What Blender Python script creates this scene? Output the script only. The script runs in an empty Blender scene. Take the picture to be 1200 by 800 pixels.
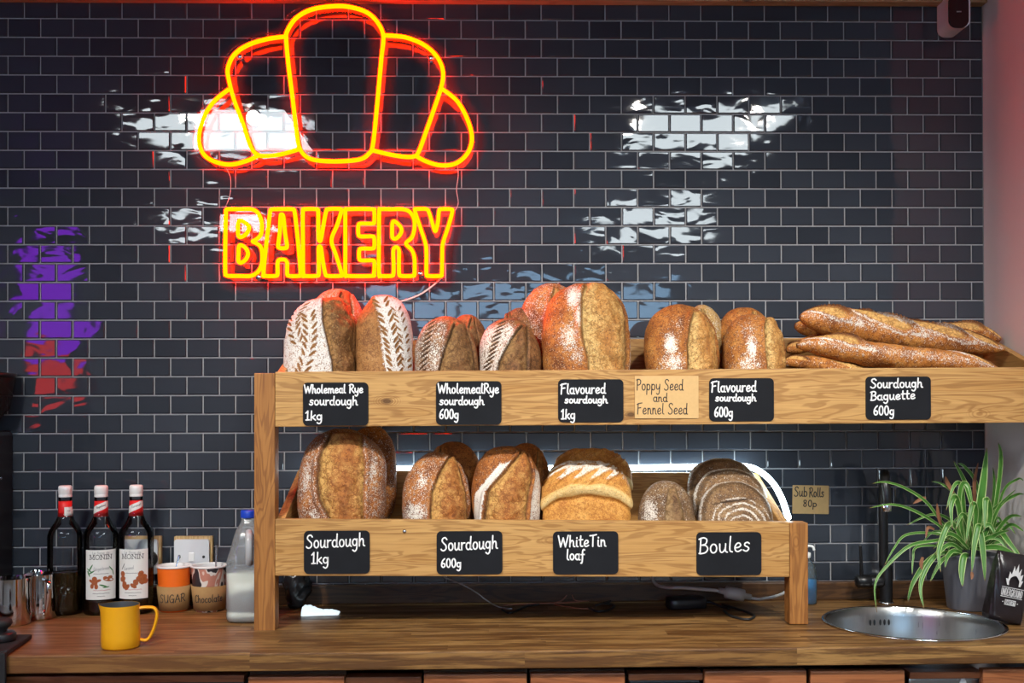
import bpy, bmesh, math, random
import numpy as np
from mathutils import Vector, Matrix, Euler
random.seed(7)
sc = bpy.context.scene
col = sc.collection
PI = math.pi

# ------------------------------------------------------------------ camera
F_PX = 1280.0
YAW, PITCH, ROLL = 0.0195710839, 0.00910846756, -0.00274182123
PPX, PPY = 600.0, 463.34
CAM = Vector((-0.0087, -2.7493, 1.392))
COUNTER = 0.9
f0 = Vector((math.sin(YAW), math.cos(YAW), 0)); r0 = Vector((math.cos(YAW), -math.sin(YAW), 0)); u0 = Vector((0, 0, 1))
FW = f0 * math.cos(PITCH) + u0 * math.sin(PITCH)
UU = -f0 * math.sin(PITCH) + u0 * math.cos(PITCH)
RT = r0 * math.cos(ROLL) + UU * math.sin(ROLL)
UP = -r0 * math.sin(ROLL) + UU * math.cos(ROLL)
cd = bpy.data.cameras.new('camera'); cam = bpy.data.objects.new('camera', cd); col.objects.link(cam)
m = Matrix.Identity(4)
for i in range(3):
    m[i][0] = RT[i]; m[i][1] = UP[i]; m[i][2] = -FW[i]; m[i][3] = CAM[i]
cam.matrix_world = m
cd.sensor_width = 36; cd.lens = F_PX / 1200 * 36; cd.shift_y = (PPY - 400) / 1200
cd.clip_start = 0.05
sc.camera = cam

def ray(px, py):
    return FW * F_PX + RT * (px - PPX) + UP * (PPY - py)
def at_y(px, py, Y):
    d = ray(px, py); return CAM + d * ((Y - CAM.y) / d.y)
def at_x(px, py, X):
    d = ray(px, py); return CAM + d * ((X - CAM.x) / d.x)
CS = 0.003                                    # the worktop runs very slightly out of level
def cz(x): return COUNTER + CS * x
def at_c(px, py, lift=0.0):
    d = ray(px, py)
    k = (COUNTER + lift + CS * CAM.x - CAM.z) / (d.z - CS * d.x)
    return CAM + d * k
def mpp(Y): return (Y - CAM.y) / F_PX         # metres per photograph pixel at a depth

# ------------------------------------------------------------------ objects
def setp(o, label=None, cat=None, group=None, kind=None):
    if label: o['label'] = label
    if cat: o['category'] = cat
    if group: o['group'] = group
    if kind: o['kind'] = kind
    return o
def thing(name, label, cat, loc=(0, 0, 0), rotz=0, group=None):
    o = bpy.data.objects.new(name, None); col.objects.link(o)
    o.empty_display_size = 0.05
    o.location = loc; o.rotation_euler = (0, 0, rotz)
    return setp(o, label, cat, group)
def mesh(name, vf, mat, parent=None, smooth=True, loc=(0, 0, 0), rot=(0, 0, 0)):
    v, f = vf
    me = bpy.data.meshes.new(name)
    me.from_pydata([tuple(p) for p in v], [], [tuple(q) for q in f])
    me.materials.append(mat)
    if smooth: me.polygons.foreach_set('use_smooth', [True] * len(me.polygons))
    me.update()
    o = bpy.data.objects.new(name, me); col.objects.link(o)
    o.location = loc; o.rotation_euler = rot
    if parent: o.parent = parent
    return o
def sharp(o, ang=0.6):
    me = o.data; bm = bmesh.new(); bm.from_mesh(me)
    for e in bm.edges:
        if len(e.link_faces) == 2 and e.calc_face_angle(0) > ang: e.smooth = False
    bm.to_mesh(me); bm.free()
    return o
def copy_tree(o, parent=None):
    c = o.copy(); col.objects.link(c)
    if parent: c.parent = parent
    for ch in list(o.children): copy_tree(ch, c)
    return c

class MB:
    def __init__(s): s.v = []; s.f = []
    def add(s, vf):
        n = len(s.v); s.v += [tuple(p) for p in vf[0]]; s.f += [tuple(i + n for i in q) for q in vf[1]]; return s
    @property
    def vf(s): return s.v, s.f
def join(*vfs):
    b = MB()
    for q in vfs: b.add(q)
    return b.vf
def moved(vf, loc=(0, 0, 0), rot=(0, 0, 0), sc_=(1, 1, 1)):
    M = Matrix.Translation(loc) @ Euler(rot).to_matrix().to_4x4() @ Matrix.Diagonal((*sc_, 1))
    return [tuple(M @ Vector(p)) for p in vf[0]], vf[1]
def hexa(c, bev=0.0, seg=2):
    """c: 8 corners, bottom ring (4, counter-clockwise seen from above) then top ring"""
    bm = bmesh.new(); vs = [bm.verts.new(p) for p in c]
    for q in ((3, 2, 1, 0), (4, 5, 6, 7), (0, 1, 5, 4), (1, 2, 6, 5), (2, 3, 7, 6), (3, 0, 4, 7)):
        bm.faces.new([vs[i] for i in q])
    if bev > 0: bmesh.ops.bevel(bm, geom=list(bm.edges), offset=bev, segments=seg, profile=0.6, affect='EDGES')
    bm.verts.index_update()
    r = [tuple(v.co) for v in bm.verts], [tuple(v.index for v in f.verts) for f in bm.faces]
    bm.free(); return r
def box(x0, x1, y0, y1, z0, z1, bev=0.0, seg=2):
    return hexa([(x0, y0, z0), (x1, y0, z0), (x1, y1, z0), (x0, y1, z0), (x0, y0, z1), (x1, y0, z1), (x1, y1, z1), (x0, y1, z1)], bev, seg)
def lathe(prof, seg=48, cap0=True, cap1=True):
    v = []; f = []
    for r, z in prof:
        for k in range(seg):
            a = 2 * PI * k / seg; v.append((r * math.cos(a), r * math.sin(a), z))
    for i in range(len(prof) - 1):
        for k in range(seg):
            k2 = (k + 1) % seg
            f.append((i * seg + k, i * seg + k2, (i + 1) * seg + k2, (i + 1) * seg + k))
    if cap0: f.append(tuple(range(seg))[::-1])
    if cap1: f.append(tuple((len(prof) - 1) * seg + k for k in range(seg)))
    return v, f
def catmull(pts, n=8, closed=False):
    P = [Vector(p) for p in pts]; out = []; N = len(P)
    if N == 2 and not closed: return P
    for i in range(N if closed else N - 1):
        if closed: a, b, c, d = P[(i - 1) % N], P[i], P[(i + 1) % N], P[(i + 2) % N]
        else: a, b, c, d = P[max(i - 1, 0)], P[i], P[i + 1], P[min(i + 2, N - 1)]
        for k in range(n):
            t = k / n
            out.append(0.5 * ((2 * b) + (c - a) * t + (2 * a - 5 * b + 4 * c - d) * t * t + (3 * b - a - 3 * c + d) * t ** 3))
    if not closed: out.append(P[-1])
    return out
def tube(path, r, seg=10, closed=False, caps=True):
    P = [Vector(p) for p in path]; n = len(P); v = []; f = []
    R = r if callable(r) else (lambda t: r)
    up = None
    for i in range(n):
        if closed: t = (P[(i + 1) % n] - P[(i - 1) % n])
        else: t = P[min(i + 1, n - 1)] - P[max(i - 1, 0)]
        t = t.normalized() if t.length > 1e-9 else Vector((0, 0, 1))
        if up is None:
            up = t.orthogonal().normalized()
            if closed: up = Vector((0, 1, 0)) if abs(t.y) < 0.9 else up
        up = up - t * up.dot(t); up.normalize()
        s = t.cross(up)
        rr = R(i / max(1, n - 1))
        for k in range(seg):
            a = 2 * PI * k / seg
            v.append(tuple(P[i] + (up * math.cos(a) + s * math.sin(a)) * rr))
    for i in range(n if closed else n - 1):
        j = (i + 1) % n
        for k in range(seg):
            k2 = (k + 1) % seg
            f.append((i * seg + k, i * seg + k2, j * seg + k2, j * seg + k))
    if not closed and caps:
        f.append(tuple(range(seg))[::-1]); f.append(tuple((n - 1) * seg + k for k in range(seg)))
    return v, f
def rrect(w, h, r, n=5):
    p = []
    for cx, cy, a0 in ((w / 2 - r, h / 2 - r, 0), (-w / 2 + r, h / 2 - r, 90), (-w / 2 + r, -h / 2 + r, 180), (w / 2 - r, -h / 2 + r, 270)):
        for k in range(n + 1):
            a = math.radians(a0 + 90 * k / n); p.append((cx + r * math.cos(a), cy + r * math.sin(a)))
    return p
def slab(poly, y0, y1):
    """an outline in x,z extruded along y from y0 (front) to y1"""
    n = len(poly)
    A = sum(poly[i][0] * poly[(i + 1) % n][1] - poly[(i + 1) % n][0] * poly[i][1] for i in range(n))
    if A < 0: poly = poly[::-1]
    v = [(x, y0, z) for x, z in poly] + [(x, y1, z) for x, z in poly]
    f = [tuple(range(n)), tuple(range(2 * n - 1, n - 1, -1))]
    for i in range(n):
        j = (i + 1) % n; f.append((i, i + n, j + n, j))
    return v, f
def sphere(r=1, seg=20, rings=12):
    prof = [(max(1e-5, r * math.sin(PI * i / rings)), -r * math.cos(PI * i / rings)) for i in range(rings + 1)]
    return lathe(prof, seg, False, False)

# ------------------------------------------------------------------ handwriting
def arc(cx, cy, rx, ry, a0, a1, n=14):
    return [(cx + rx * math.cos(math.radians(a0 + (a1 - a0) * k / n)), cy + ry * math.sin(math.radians(a0 + (a1 - a0) * k / n))) for k in range(n + 1)]
GL = {
 'W': (.98, [[(0, 1), (.22, 0)], [(.22, 0), (.47, .8)], [(.47, .8), (.68, 0)], [(.68, 0), (.96, 1.02)]]),
 'h': (.52, [[(.07, 1), (.03, 0)], [(.04, .25), (.15, .5), (.3, .55), (.38, .4), (.4, .06), (.52, 0)]]),
 'o': (.5, [arc(.24, .28, .2, .28, 90, 450)]),
 'l': (.25, [[(.12, 1), (.08, .5), (.08, .1), (.22, 0)]]),
 'e': (.5, [[(.06, .25), (.3, .28), (.42, .4), (.34, .54), (.18, .52), (.05, .3), (.1, .07), (.26, 0), (.46, .1)]]),
 'm': (.82, [[(.05, .55), (.05, 0)], [(.05, .3), (.18, .52), (.32, .5), (.36, .3), (.36, 0)], [(.36, .3), (.5, .52), (.64, .5), (.68, .3), (.7, .05), (.82, 0)]]),
 'n': (.52, [[(.05, .55), (.05, 0)], [(.05, .3), (.18, .52), (.32, .5), (.38, .3), (.4, .05), (.5, 0)]]),
 'a': (.52, [arc(.22, .28, .2, .27, 40, 400), [(.43, .55), (.4, .2), (.42, .03), (.52, 0)]]),
 'R': (.64, [[(.1, 1), (.06, 0)], [(0, .92), (.25, 1.03), (.5, .92), (.5, .68), (.3, .52), (.1, .5)], [(.22, .5), (.42, .22), (.64, 0)]]),
 'y': (.52, [[(.03, .55), (.06, .2), (.2, .08), (.34, .16), (.44, .35)], [(.47, .55), (.44, .1), (.38, -.25), (.22, -.4), (.05, -.3)]]),
 'S': (.58, [[(.54, .86), (.4, 1), (.18, .95), (.1, .75), (.28, .55), (.46, .38), (.46, .14), (.28, 0), (.1, .02), (0, .12)]]),
 's': (.42, [[(.38, .48), (.26, .56), (.1, .5), (.1, .36), (.26, .27), (.34, .14), (.22, 0), (.08, .02), (0, .08)]]),
 'u': (.52, [[(.04, .55), (.05, .15), (.16, 0), (.32, .1), (.4, .3)], [(.42, .55), (.41, .1), (.52, 0)]]),
 'r': (.38, [[(.05, .55), (.06, 0)], [(.06, .3), (.16, .5), (.36, .53)]]),
 'd': (.54, [arc(.22, .27, .2, .27, 40, 400), [(.46, 1), (.42, .4), (.43, .04), (.54, 0)]]),
 'g': (.52, [arc(.22, .3, .19, .25, 40, 400), [(.43, .55), (.43, .1), (.38, -.25), (.22, -.4), (.04, -.3)]]),
 '1': (.34, [[(.02, .78), (.2, 1)], [(.2, 1), (.16, 0)], [(.02, 0), (.32, .02)]]),
 'k': (.48, [[(.1, 1), (.05, 0)], [(.42, .55), (.08, .22)], [(.16, .3), (.46, 0)]]),
 '6': (.5, [[(.42, 1), (.2, .78), (.06, .4), (.1, .1), (.26, 0), (.42, .12), (.42, .36), (.26, .46), (.1, .34)]]),
 '0': (.52, [arc(.26, .5, .21, .5, 90, 450)]),
 '8': (.52, [[(.4, .9), (.22, 1), (.08, .85), (.14, .65), (.36, .45), (.42, .2), (.26, 0), (.08, .12), (.1, .36), (.34, .62), (.42, .85), (.3, .98)]]),
 'F': (.6, [[(.14, 1), (.06, 0)], [(0, .9), (.3, 1), (.6, 1.04)], [(.1, .55), (.45, .6)]]),
 'v': (.46, [[(.02, .55), (.2, 0)], [(.2, 0), (.44, .58)]]),
 'P': (.55, [[(.1, 1), (.06, 0)], [(0, .95), (.26, 1.02), (.5, .88), (.46, .6), (.25, .48), (.08, .5)]]),
 'p': (.52, [[(.07, .55), (.03, -.4)], arc(.25, .28, .2, .27, 180, -180)]),
 'i': (.22, [[(.08, .55), (.08, .08), (.2, 0)], [(.1, .76), (.11, .8)]]),
 'T': (.62, [[(.3, 1), (.27, 0)], [(0, .96), (.3, .98), (.62, 1.05)]]),
 'f': (.42, [[(.42, .95), (.3, 1), (.2, .8), (.18, .2), (.12, -.3), (0, -.32)], [(.04, .5), (.38, .52)]]),
 'B': (.6, [[(.12, 1), (.06, 0)], [(0, .94), (.3, 1.02), (.5, .88), (.42, .62), (.12, .54)], [(.12, .54), (.44, .5), (.56, .28), (.42, .06), (.15, 0), (0, .02)]]),
 't': (.36, [[(.16, .95), (.13, .3), (.18, .04), (.34, .03)], [(.0, .6), (.34, .62)]]),
 'c': (.44, [[(.4, .48), (.26, .56), (.08, .42), (.06, .15), (.2, 0), (.42, .08)]]),
 'b': (.5, [[(.08, 1), (.05, 0)], arc(.25, .27, .2, .27, 180, -180)]),
 'U': (.6, [[(.04, 1), (.06, .3), (.2, .02), (.4, .06), (.52, .35)], [(.54, 1), (.53, 0)]]),
 'G': (.62, [[(.52, .85), (.35, 1), (.12, .82), (.05, .4), (.18, .04), (.42, .04), (.54, .3)], [(.3, .42), (.6, .44)], [(.55, .42), (.52, -.05)]]),
 'A': (.62, [[(0, 0), (.3, 1)], [(.3, 1), (.6, 0)], [(.1, .35), (.52, .38)]]),
 'C': (.58, [[(.54, .84), (.36, 1), (.12, .82), (.05, .4), (.18, .04), (.38, 0), (.56, .12)]]),
 'M': (.8, [[(.06, 0), (.06, 1)], [(.06, 1), (.4, .1)], [(.4, .1), (.72, 1)], [(.72, 1), (.74, 0)]]),
 'O': (.72, [arc(.36, .5, .32, .5, 90, 450)]),
 'N': (.7, [[(.06, 0), (.06, 1)], [(.06, 1), (.62, 0)], [(.62, 0), (.62, 1)]]),
 'I': (.22, [[(.1, 0), (.1, 1)]]),
 'D': (.62, [[(.06, 0), (.06, 1)], [(.06, 1), (.35, .98), (.56, .7), (.56, .3), (.35, .02), (.06, 0)]]),
 'E': (.52, [[(.06, 0), (.06, 1)], [(.06, 1), (.48, 1)], [(.06, .52), (.42, .52)], [(.06, 0), (.5, 0)]]),
 'K': (.6, [[(.06, 0), (.06, 1)], [(.54, 1), (.06, .42)], [(.2, .55), (.58, 0)]]),
 'Y': (.6, [[(.02, 1), (.3, .5)], [(.58, 1), (.3, .5)], [(.3, .5), (.3, 0)]]),
 'L': (.5, [[(.1, 1), (.06, 0)], [(.06, 0), (.48, .02)]]),
 ' ': (.34, []),
}
SERIF = {'M': [(.06, 0), (.06, 1), (.72, 1), (.74, 0)], 'N': [(.06, 0), (.06, 1), (.62, 1)], 'I': [(.1, 0), (.1, 1)]}
def strokes(text, x0, x1, yb, cap, slope=0.0, serif=False, gap=.1):
    """strokes in photograph pixels, filling x0..x1 with its baseline on yb; slope: rise of the line to its end"""
    total = sum(GL[c][0] + gap for c in text) - gap
    k = (x1 - x0) / total; out = []; x = 0
    for c in text:
        w, ss = GL[c]
        ss = [catmull([(p[0], p[1], 0) for p in s], 5) if len(s) > 2 else [Vector((p[0], p[1], 0)) for p in s] for s in ss]
        if serif:
            ss = ss + [[Vector((a - .13, b, 0)), Vector((a + .13, b, 0))] for a, b in SERIF.get(c, [])]
        for s in ss:
            out.append([(x0 + (x + p.x) * k, yb - p.y * cap - slope * (x + p.x) / total) for p in s])
        x += w + gap
    return out
def ink(strk, width, conv, th=0.0005):
    """painted strokes as shallow raised ribbons; conv maps a pixel to (point, normal)"""
    mb = MB()
    for s in strk:
        n = len(s); v = []; f = []
        if n < 2: continue
        def dirn(i):
            a = s[max(i - 1, 0)]; b = s[min(i + 1, n - 1)]
            dx, dy = b[0] - a[0], b[1] - a[1]; L = math.hypot(dx, dy) or 1
            return dx / L, dy / L
        rows = []
        h = width / 2
        for i in range(n):
            d = dirn(i)
            if i == 0:
                rows.append(((s[0][0] - d[0] * h, s[0][1] - d[1] * h), d, .35)); rows.append(((s[0][0] - d[0] * h * .6, s[0][1] - d[1] * h * .6), d, .85))
            rows.append((s[i], d, 1.0))
            if i == n - 1:
                rows.append(((s[i][0] + d[0] * h * .6, s[i][1] + d[1] * h * .6), d, .85)); rows.append(((s[i][0] + d[0] * h, s[i][1] + d[1] * h), d, .35))
        for (p, d, w) in rows:
            for o, t in ((-1, 0.1), (-.55, 1), (.55, 1), (1, 0.1)):
                q = (p[0] - d[1] * h * w * o, p[1] + d[0] * h * w * o)
                P, N = conv(q); v.append(tuple(Vector(P) + Vector(N) * (th * t)))
        for i in range(len(rows) - 1):
            for k in range(3):
                f.append((i * 4 + k, (i + 1) * 4 + k, (i + 1) * 4 + k + 1, i * 4 + k + 1))
        mb.add((v, f))
    return mb.vf
# ------------------------------------------------------------------ materials
class Mat:
    def __init__(s, name):
        s.m = bpy.data.materials.new(name); s.m.use_nodes = True
        s.t = s.m.node_tree; s.t.nodes.clear()
        s.out = s.n('ShaderNodeOutputMaterial')
    def n(s, ty, **kw):
        nd = s.t.nodes.new(ty)
        for k, v in kw.items():
            if isinstance(k, str) and hasattr(nd, k): setattr(nd, k, v)
        return nd
    def l(s, a, b): s.t.links.new(a, b)
    def put(s, sock, v):
        if isinstance(v, bpy.types.NodeSocket): s.l(v, sock)
        elif isinstance(v, (tuple, list)) and len(v) == 3 and sock.type == 'RGBA': sock.default_value = (*v, 1)
        else: sock.default_value = v
    def bsdf(s, color=(.5, .5, .5), rough=.5, metal=0., spec=.5, **kw):
        b = s.n('ShaderNodeBsdfPrincipled')
        s.put(b.inputs['Base Color'], color); s.put(b.inputs['Roughness'], rough); s.put(b.inputs['Metallic'], metal)
        s.put(b.inputs['Specular IOR Level'], spec)
        for k, v in kw.items(): s.put(b.inputs[k.replace('_', ' ')], v)
        s.l(b.outputs[0], s.out.inputs[0]); s.b = b
        return b
    def noise(s, vec=None, scale=5., detail=3., rough=.5, dist=0.):
        nd = s.n('ShaderNodeTexNoise')
        nd.inputs['Scale'].default_value = scale; nd.inputs['Detail'].default_value = detail
        nd.inputs['Roughness'].default_value = rough; nd.inputs['Distortion'].default_value = dist
        if vec is not None: s.l(vec, nd.inputs['Vector'])
        return nd.outputs['Fac']
    def math(s, op, a, b=0., c=0.):
        nd = s.n('ShaderNodeMath'); nd.operation = op
        s.put(nd.inputs[0], a); s.put(nd.inputs[1], b); s.put(nd.inputs[2], c)
        return nd.outputs[0]
    def step(s, v, lo, hi, a=0., b=1.):
        nd = s.n('ShaderNodeMapRange'); nd.interpolation_type = 'SMOOTHSTEP'
        s.put(nd.inputs['Value'], v); s.put(nd.inputs['From Min'], lo); s.put(nd.inputs['From Max'], hi)
        s.put(nd.inputs['To Min'], a); s.put(nd.inputs['To Max'], b)
        return nd.outputs['Result']
    def mix(s, f, a, b, mode='MIX'):
        nd = s.n('ShaderNodeMix'); nd.data_type = 'RGBA'; nd.blend_type = mode
        s.put(nd.inputs[0], f); s.put(nd.inputs[6], a); s.put(nd.inputs[7], b)
        return nd.outputs[2]
    def ramp(s, f, stops):
        nd = s.n('ShaderNodeValToRGB'); r = nd.color_ramp
        while len(r.elements) < len(stops): r.elements.new(.5)
        for e, (p, c) in zip(r.elements, stops): e.position = p; e.color = (*c, 1)
        s.l(f, nd.inputs[0]); return nd.outputs[0]
    def obj(s, scale=(1, 1, 1), rnd=True):
        tc = s.n('ShaderNodeTexCoord'); v = tc.outputs['Object']
        if rnd:
            oi = s.n('ShaderNodeObjectInfo'); sc_ = s.n('ShaderNodeVectorMath', operation='SCALE')
            comb = s.n('ShaderNodeCombineXYZ')
            for i in range(3): s.l(oi.outputs['Random'], comb.inputs[i])
            s.l(comb.outputs[0], sc_.inputs[0]); sc_.inputs['Scale'].default_value = 9.7
            ad = s.n('ShaderNodeVectorMath', operation='ADD'); s.l(v, ad.inputs[0]); s.l(sc_.outputs[0], ad.inputs[1]); v = ad.outputs[0]
        mp = s.n('ShaderNodeMapping'); mp.inputs['Scale'].default_value = scale
        s.l(v, mp.inputs['Vector']); return mp.outputs[0]
    def bump(s, h, strength=.3, dist=.001):
        nd = s.n('ShaderNodeBump'); nd.inputs['Strength'].default_value = strength; nd.inputs['Distance'].default_value = dist
        s.l(h, nd.inputs['Height']); s.l(nd.outputs[0], s.b.inputs['Normal']); return nd
def plain(name, color, rough=.5, metal=0., spec=.5, var=.06, bump=0., scale=60., **kw):
    """a plain finish with a little procedural unevenness"""
    M = Mat(name); v = M.obj()
    n = M.noise(v, scale, 3)
    c = M.mix(n, tuple(max(0, x * (1 - var)) for x in color), tuple(min(1, x * (1 + var)) for x in color))
    M.bsdf(c, rough, metal, spec, **kw)
    if bump: M.bump(n, bump, .001)
    return M.m
def emit(name, color, strength):
    M = Mat(name); e = M.n('ShaderNodeEmission'); M.put(e.inputs[0], color); e.inputs[1].default_value = strength
    M.l(e.outputs[0], M.out.inputs[0]); return M.m
def clear(name, tint=(1, 1, 1), ior=1.45, rough=.01, body=None, amount=0.):
    """clear sheet or thin-walled vessel: see-through with a clean surface reflection"""
    M = Mat(name)
    t = M.n('ShaderNodeBsdfTransparent'); M.put(t.inputs[0], tint)
    g = M.n('ShaderNodeBsdfGlossy'); g.inputs['Roughness'].default_value = rough
    base = t.outputs[0]
    if body:
        d = M.n('ShaderNodeBsdfDiffuse'); M.put(d.inputs[0], body)
        mx0 = M.n('ShaderNodeMixShader'); mx0.inputs[0].default_value = amount
        M.l(base, mx0.inputs[1]); M.l(d.outputs[0], mx0.inputs[2]); base = mx0.outputs[0]
    fr = M.n('ShaderNodeFresnel'); fr.inputs[0].default_value = ior
    mx = M.n('ShaderNodeMixShader'); M.l(fr.outputs[0], mx.inputs[0]); M.l(base, mx.inputs[1]); M.l(g.outputs[0], mx.inputs[2])
    M.l(mx.outputs[0], M.out.inputs[0]); return M.m
def wood(name, dark, mid, light, axis='x', rough=.55, grain=1.0, knots=True):
    M = Mat(name)
    S = {'x': (1., 9, 9), 'z': (9, 9, 1.), 'y': (9, 1., 9)}[axis]
    v = M.obj(S)
    n1 = M.noise(v, 2.6, 3, .5, .6)
    rings = M.math('SINE', M.math('MULTIPLY', n1, 74 * grain))
    rings = M.step(rings, -.2, 1.0)
    S2 = tuple(x * (1 if x < 2 else 5.5) for x in S)
    fib = M.noise(M.obj(S2), 5, 3, .7)
    c = M.ramp(n1, [(.25, mid), (.5, light), (.75, mid)])
    c = M.mix(M.math('MULTIPLY', rings, .5), c, dark)
    c = M.mix(M.step(fib, .35, .75, 0., .42), c, dark)
    if knots:
        S3 = {'x': (1, 1.9, 1.9), 'z': (1.9, 1.9, 1), 'y': (1.9, 1, 1.9)}[axis]
        vo = M.n('ShaderNodeTexVoronoi'); vo.inputs['Scale'].default_value = 6.5; M.l(M.obj(S3), vo.inputs['Vector'])
        kd = M.step(vo.outputs['Distance'], .035, .11, 1., 0.)
        kr = M.math('SINE', M.math('MULTIPLY', vo.outputs['Distance'], 170.))
        kz = M.step(vo.outputs['Distance'], .1, .26, 1., 0.)
        c = M.mix(M.math('MULTIPLY', M.math('MULTIPLY', M.step(kr, -.4, .9), kz), .55), c, dark)
        c = M.mix(M.math('MULTIPLY', kd, .85), c, tuple(x * .35 for x in dark))
    M.bsdf(c, rough, 0, .35)
    M.bump(fib, .25, .001)
    return M.m

PINE = dict(dark=(.20, .075, .016), mid=(.44, .225, .062), light=(.54, .31, .105))
M_board = wood('pine_boards', axis='x', **PINE)
M_post = wood('stained_post', (.14, .045, .009), (.29, .115, .026), (.39, .17, .043), 'z')
M_side = wood('pine_sides', axis='y', **PINE)
M_black = plain('black_plastic', (.012, .012, .014), .35)
M_rubber = plain('black_rubber', (.012, .012, .013), .7)
M_white = plain('white_plastic', (.78, .78, .76), .3, var=.02)
M_chalk = plain('chalkboard', (.010, .011, .014), .8, 0., .18, var=.25, scale=25)
M_chalkink = plain('chalk_ink', (.88, .88, .88), .8, var=.02)
M_ink = plain('marker_ink', (.015, .012, .015), .6)
M_card = plain('kraft_card', (.60, .38, .16), .8, var=.08, scale=140)
M_kraft = plain('kraft_sleeve', (.35, .20, .075), .85, var=.1, scale=200)
M_steel = plain('polished_steel', (.62, .61, .6), .08, 1., var=.02)
M_chrome = plain('chrome', (.75, .75, .76), .1, 1., var=.02)
def brushed():
    M = Mat('brushed_steel'); n = M.noise(M.obj((60, 60, 1.5)), 6, 3)
    M.bsdf(M.mix(n, (.38, .38, .38), (.44, .44, .43)), M.step(n, .2, .8, .27, .33), 1.)
    return M.m
M_brushed = brushed()

# glazed metro tiles: each tile its own slight colour and its own ripple
def tile_mat():
    M = Mat('glazed_metro_tile')
    g = M.n('ShaderNodeNewGeometry'); r = g.outputs['Random Per Island']
    c = M.mix(r, (.028, .033, .043), (.041, .048, .062))
    M.bsdf(c, .035, 0, .55)
    comb = M.n('ShaderNodeCombineXYZ')
    M.l(M.math('MULTIPLY', r, 37.), comb.inputs[0]); M.l(M.math('MULTIPLY', r, 91.), comb.inputs[2])
    tc = M.n('ShaderNodeTexCoord'); ad = M.n('ShaderNodeVectorMath', operation='ADD')
    M.l(tc.outputs['Object'], ad.inputs[0]); M.l(comb.outputs[0], ad.inputs[1])
    mp = M.n('ShaderNodeMapping'); mp.inputs['Scale'].default_value = (1, 1, 1.9); M.l(ad.outputs[0], mp.inputs['Vector'])
    n = M.noise(mp.outputs[0], 13, 1.6, .35, .5)
    M.bump(n, 1., .0009)
    return M.m
M_tile = tile_mat()
M_grout = plain('white_grout', (.33, .325, .335), .85, var=.12, scale=300)
def paint(name, c, bump=.15):
    M = Mat(name); v = M.obj(rnd=False); n = M.noise(v, 9, 5, .6)
    M.bsdf(M.mix(n, tuple(x * .93 for x in c), c), .6, 0, .3); M.bump(M.noise(v, 70, 4), bump, .002); return M.m

# worktop: stained block-laminated boards running along the wall
def worktop():
    M = Mat('worktop_stained_laminate')
    tc = M.n('ShaderNodeTexCoord'); v = tc.outputs['Object']
    sx = M.n('ShaderNodeSeparateXYZ'); M.l(v, sx.inputs[0])
    strip = M.math('FLOOR', M.math('DIVIDE', M.math('ADD', sx.outputs['Y'], M.math('MULTIPLY', sx.outputs['Z'], .6)), .042))
    wn = M.n('ShaderNodeTexWhiteNoise'); wn.noise_dimensions = '1D'; M.l(strip, wn.inputs['W'])
    blk = M.math('FLOOR', M.math('DIVIDE', M.math('ADD', sx.outputs['X'], M.math('MULTIPLY', wn.outputs[0], 3.)), .55))
    wn2 = M.n('ShaderNodeTexWhiteNoise'); wn2.noise_dimensions = '2D'
    cb = M.n('ShaderNodeCombineXYZ'); M.l(strip, cb.inputs[0]); M.l(blk, cb.inputs[1]); M.l(cb.outputs[0], wn2.inputs['Vector'])
    tone = wn2.outputs[0]
    ad = M.n('ShaderNodeVectorMath', operation='ADD'); M.l(v, ad.inputs[0])
    c3 = M.n('ShaderNodeCombineXYZ'); M.l(M.math('MULTIPLY', tone, 13.), c3.inputs[0]); M.l(M.math('MULTIPLY', tone, 7.), c3.inputs[1]); M.l(c3.outputs[0], ad.inputs[1])
    def mp(s):
        q = M.n('ShaderNodeMapping'); q.inputs['Scale'].default_value = s; M.l(ad.outputs[0], q.inputs['Vector']); return q.outputs[0]
    g1 = M.noise(mp((1.3, 11, 22)), 3.5, 5, .65, .4)
    g2 = M.noise(mp((3, 34, 60)), 3.2, 4, .7)
    st = M.noise(v, 4.2, 3, .6)
    c = M.mix(tone, (.20, .095, .028), (.34, .185, .062))
    c = M.mix(M.step(g1, .42, .58, 0., .9), c, (.10, .040, .010))
    c = M.mix(M.step(g2, .45, .7, 0., .75), c, (.05, .02, .006))
    redl = M.step(sx.outputs['X'], -.95, -.35, .5, 0.)
    c = M.mix(redl, c, M.mix(g1, (.32, .13, .045), (.15, .055, .02)))
    c = M.mix(M.step(st, .56, .72, 0., .4), c, (.08, .035, .012))
    M.bsdf(c, M.step(g1, .3, .8, .32, .55), 0, .4)
    M.bump(g2, .25, .001)
    return M.m
M_worktop = worktop()
M_cab = wood('cabinet_wood', (.14, .04, .013), (.30, .095, .035), (.36, .13, .05), 'x', .4, .6, False)
M_cabdark = wood('dark_upstand', (.02, .009, .004), (.075, .032, .012), (.11, .05, .018), 'x', .4, .8, False)

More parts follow.
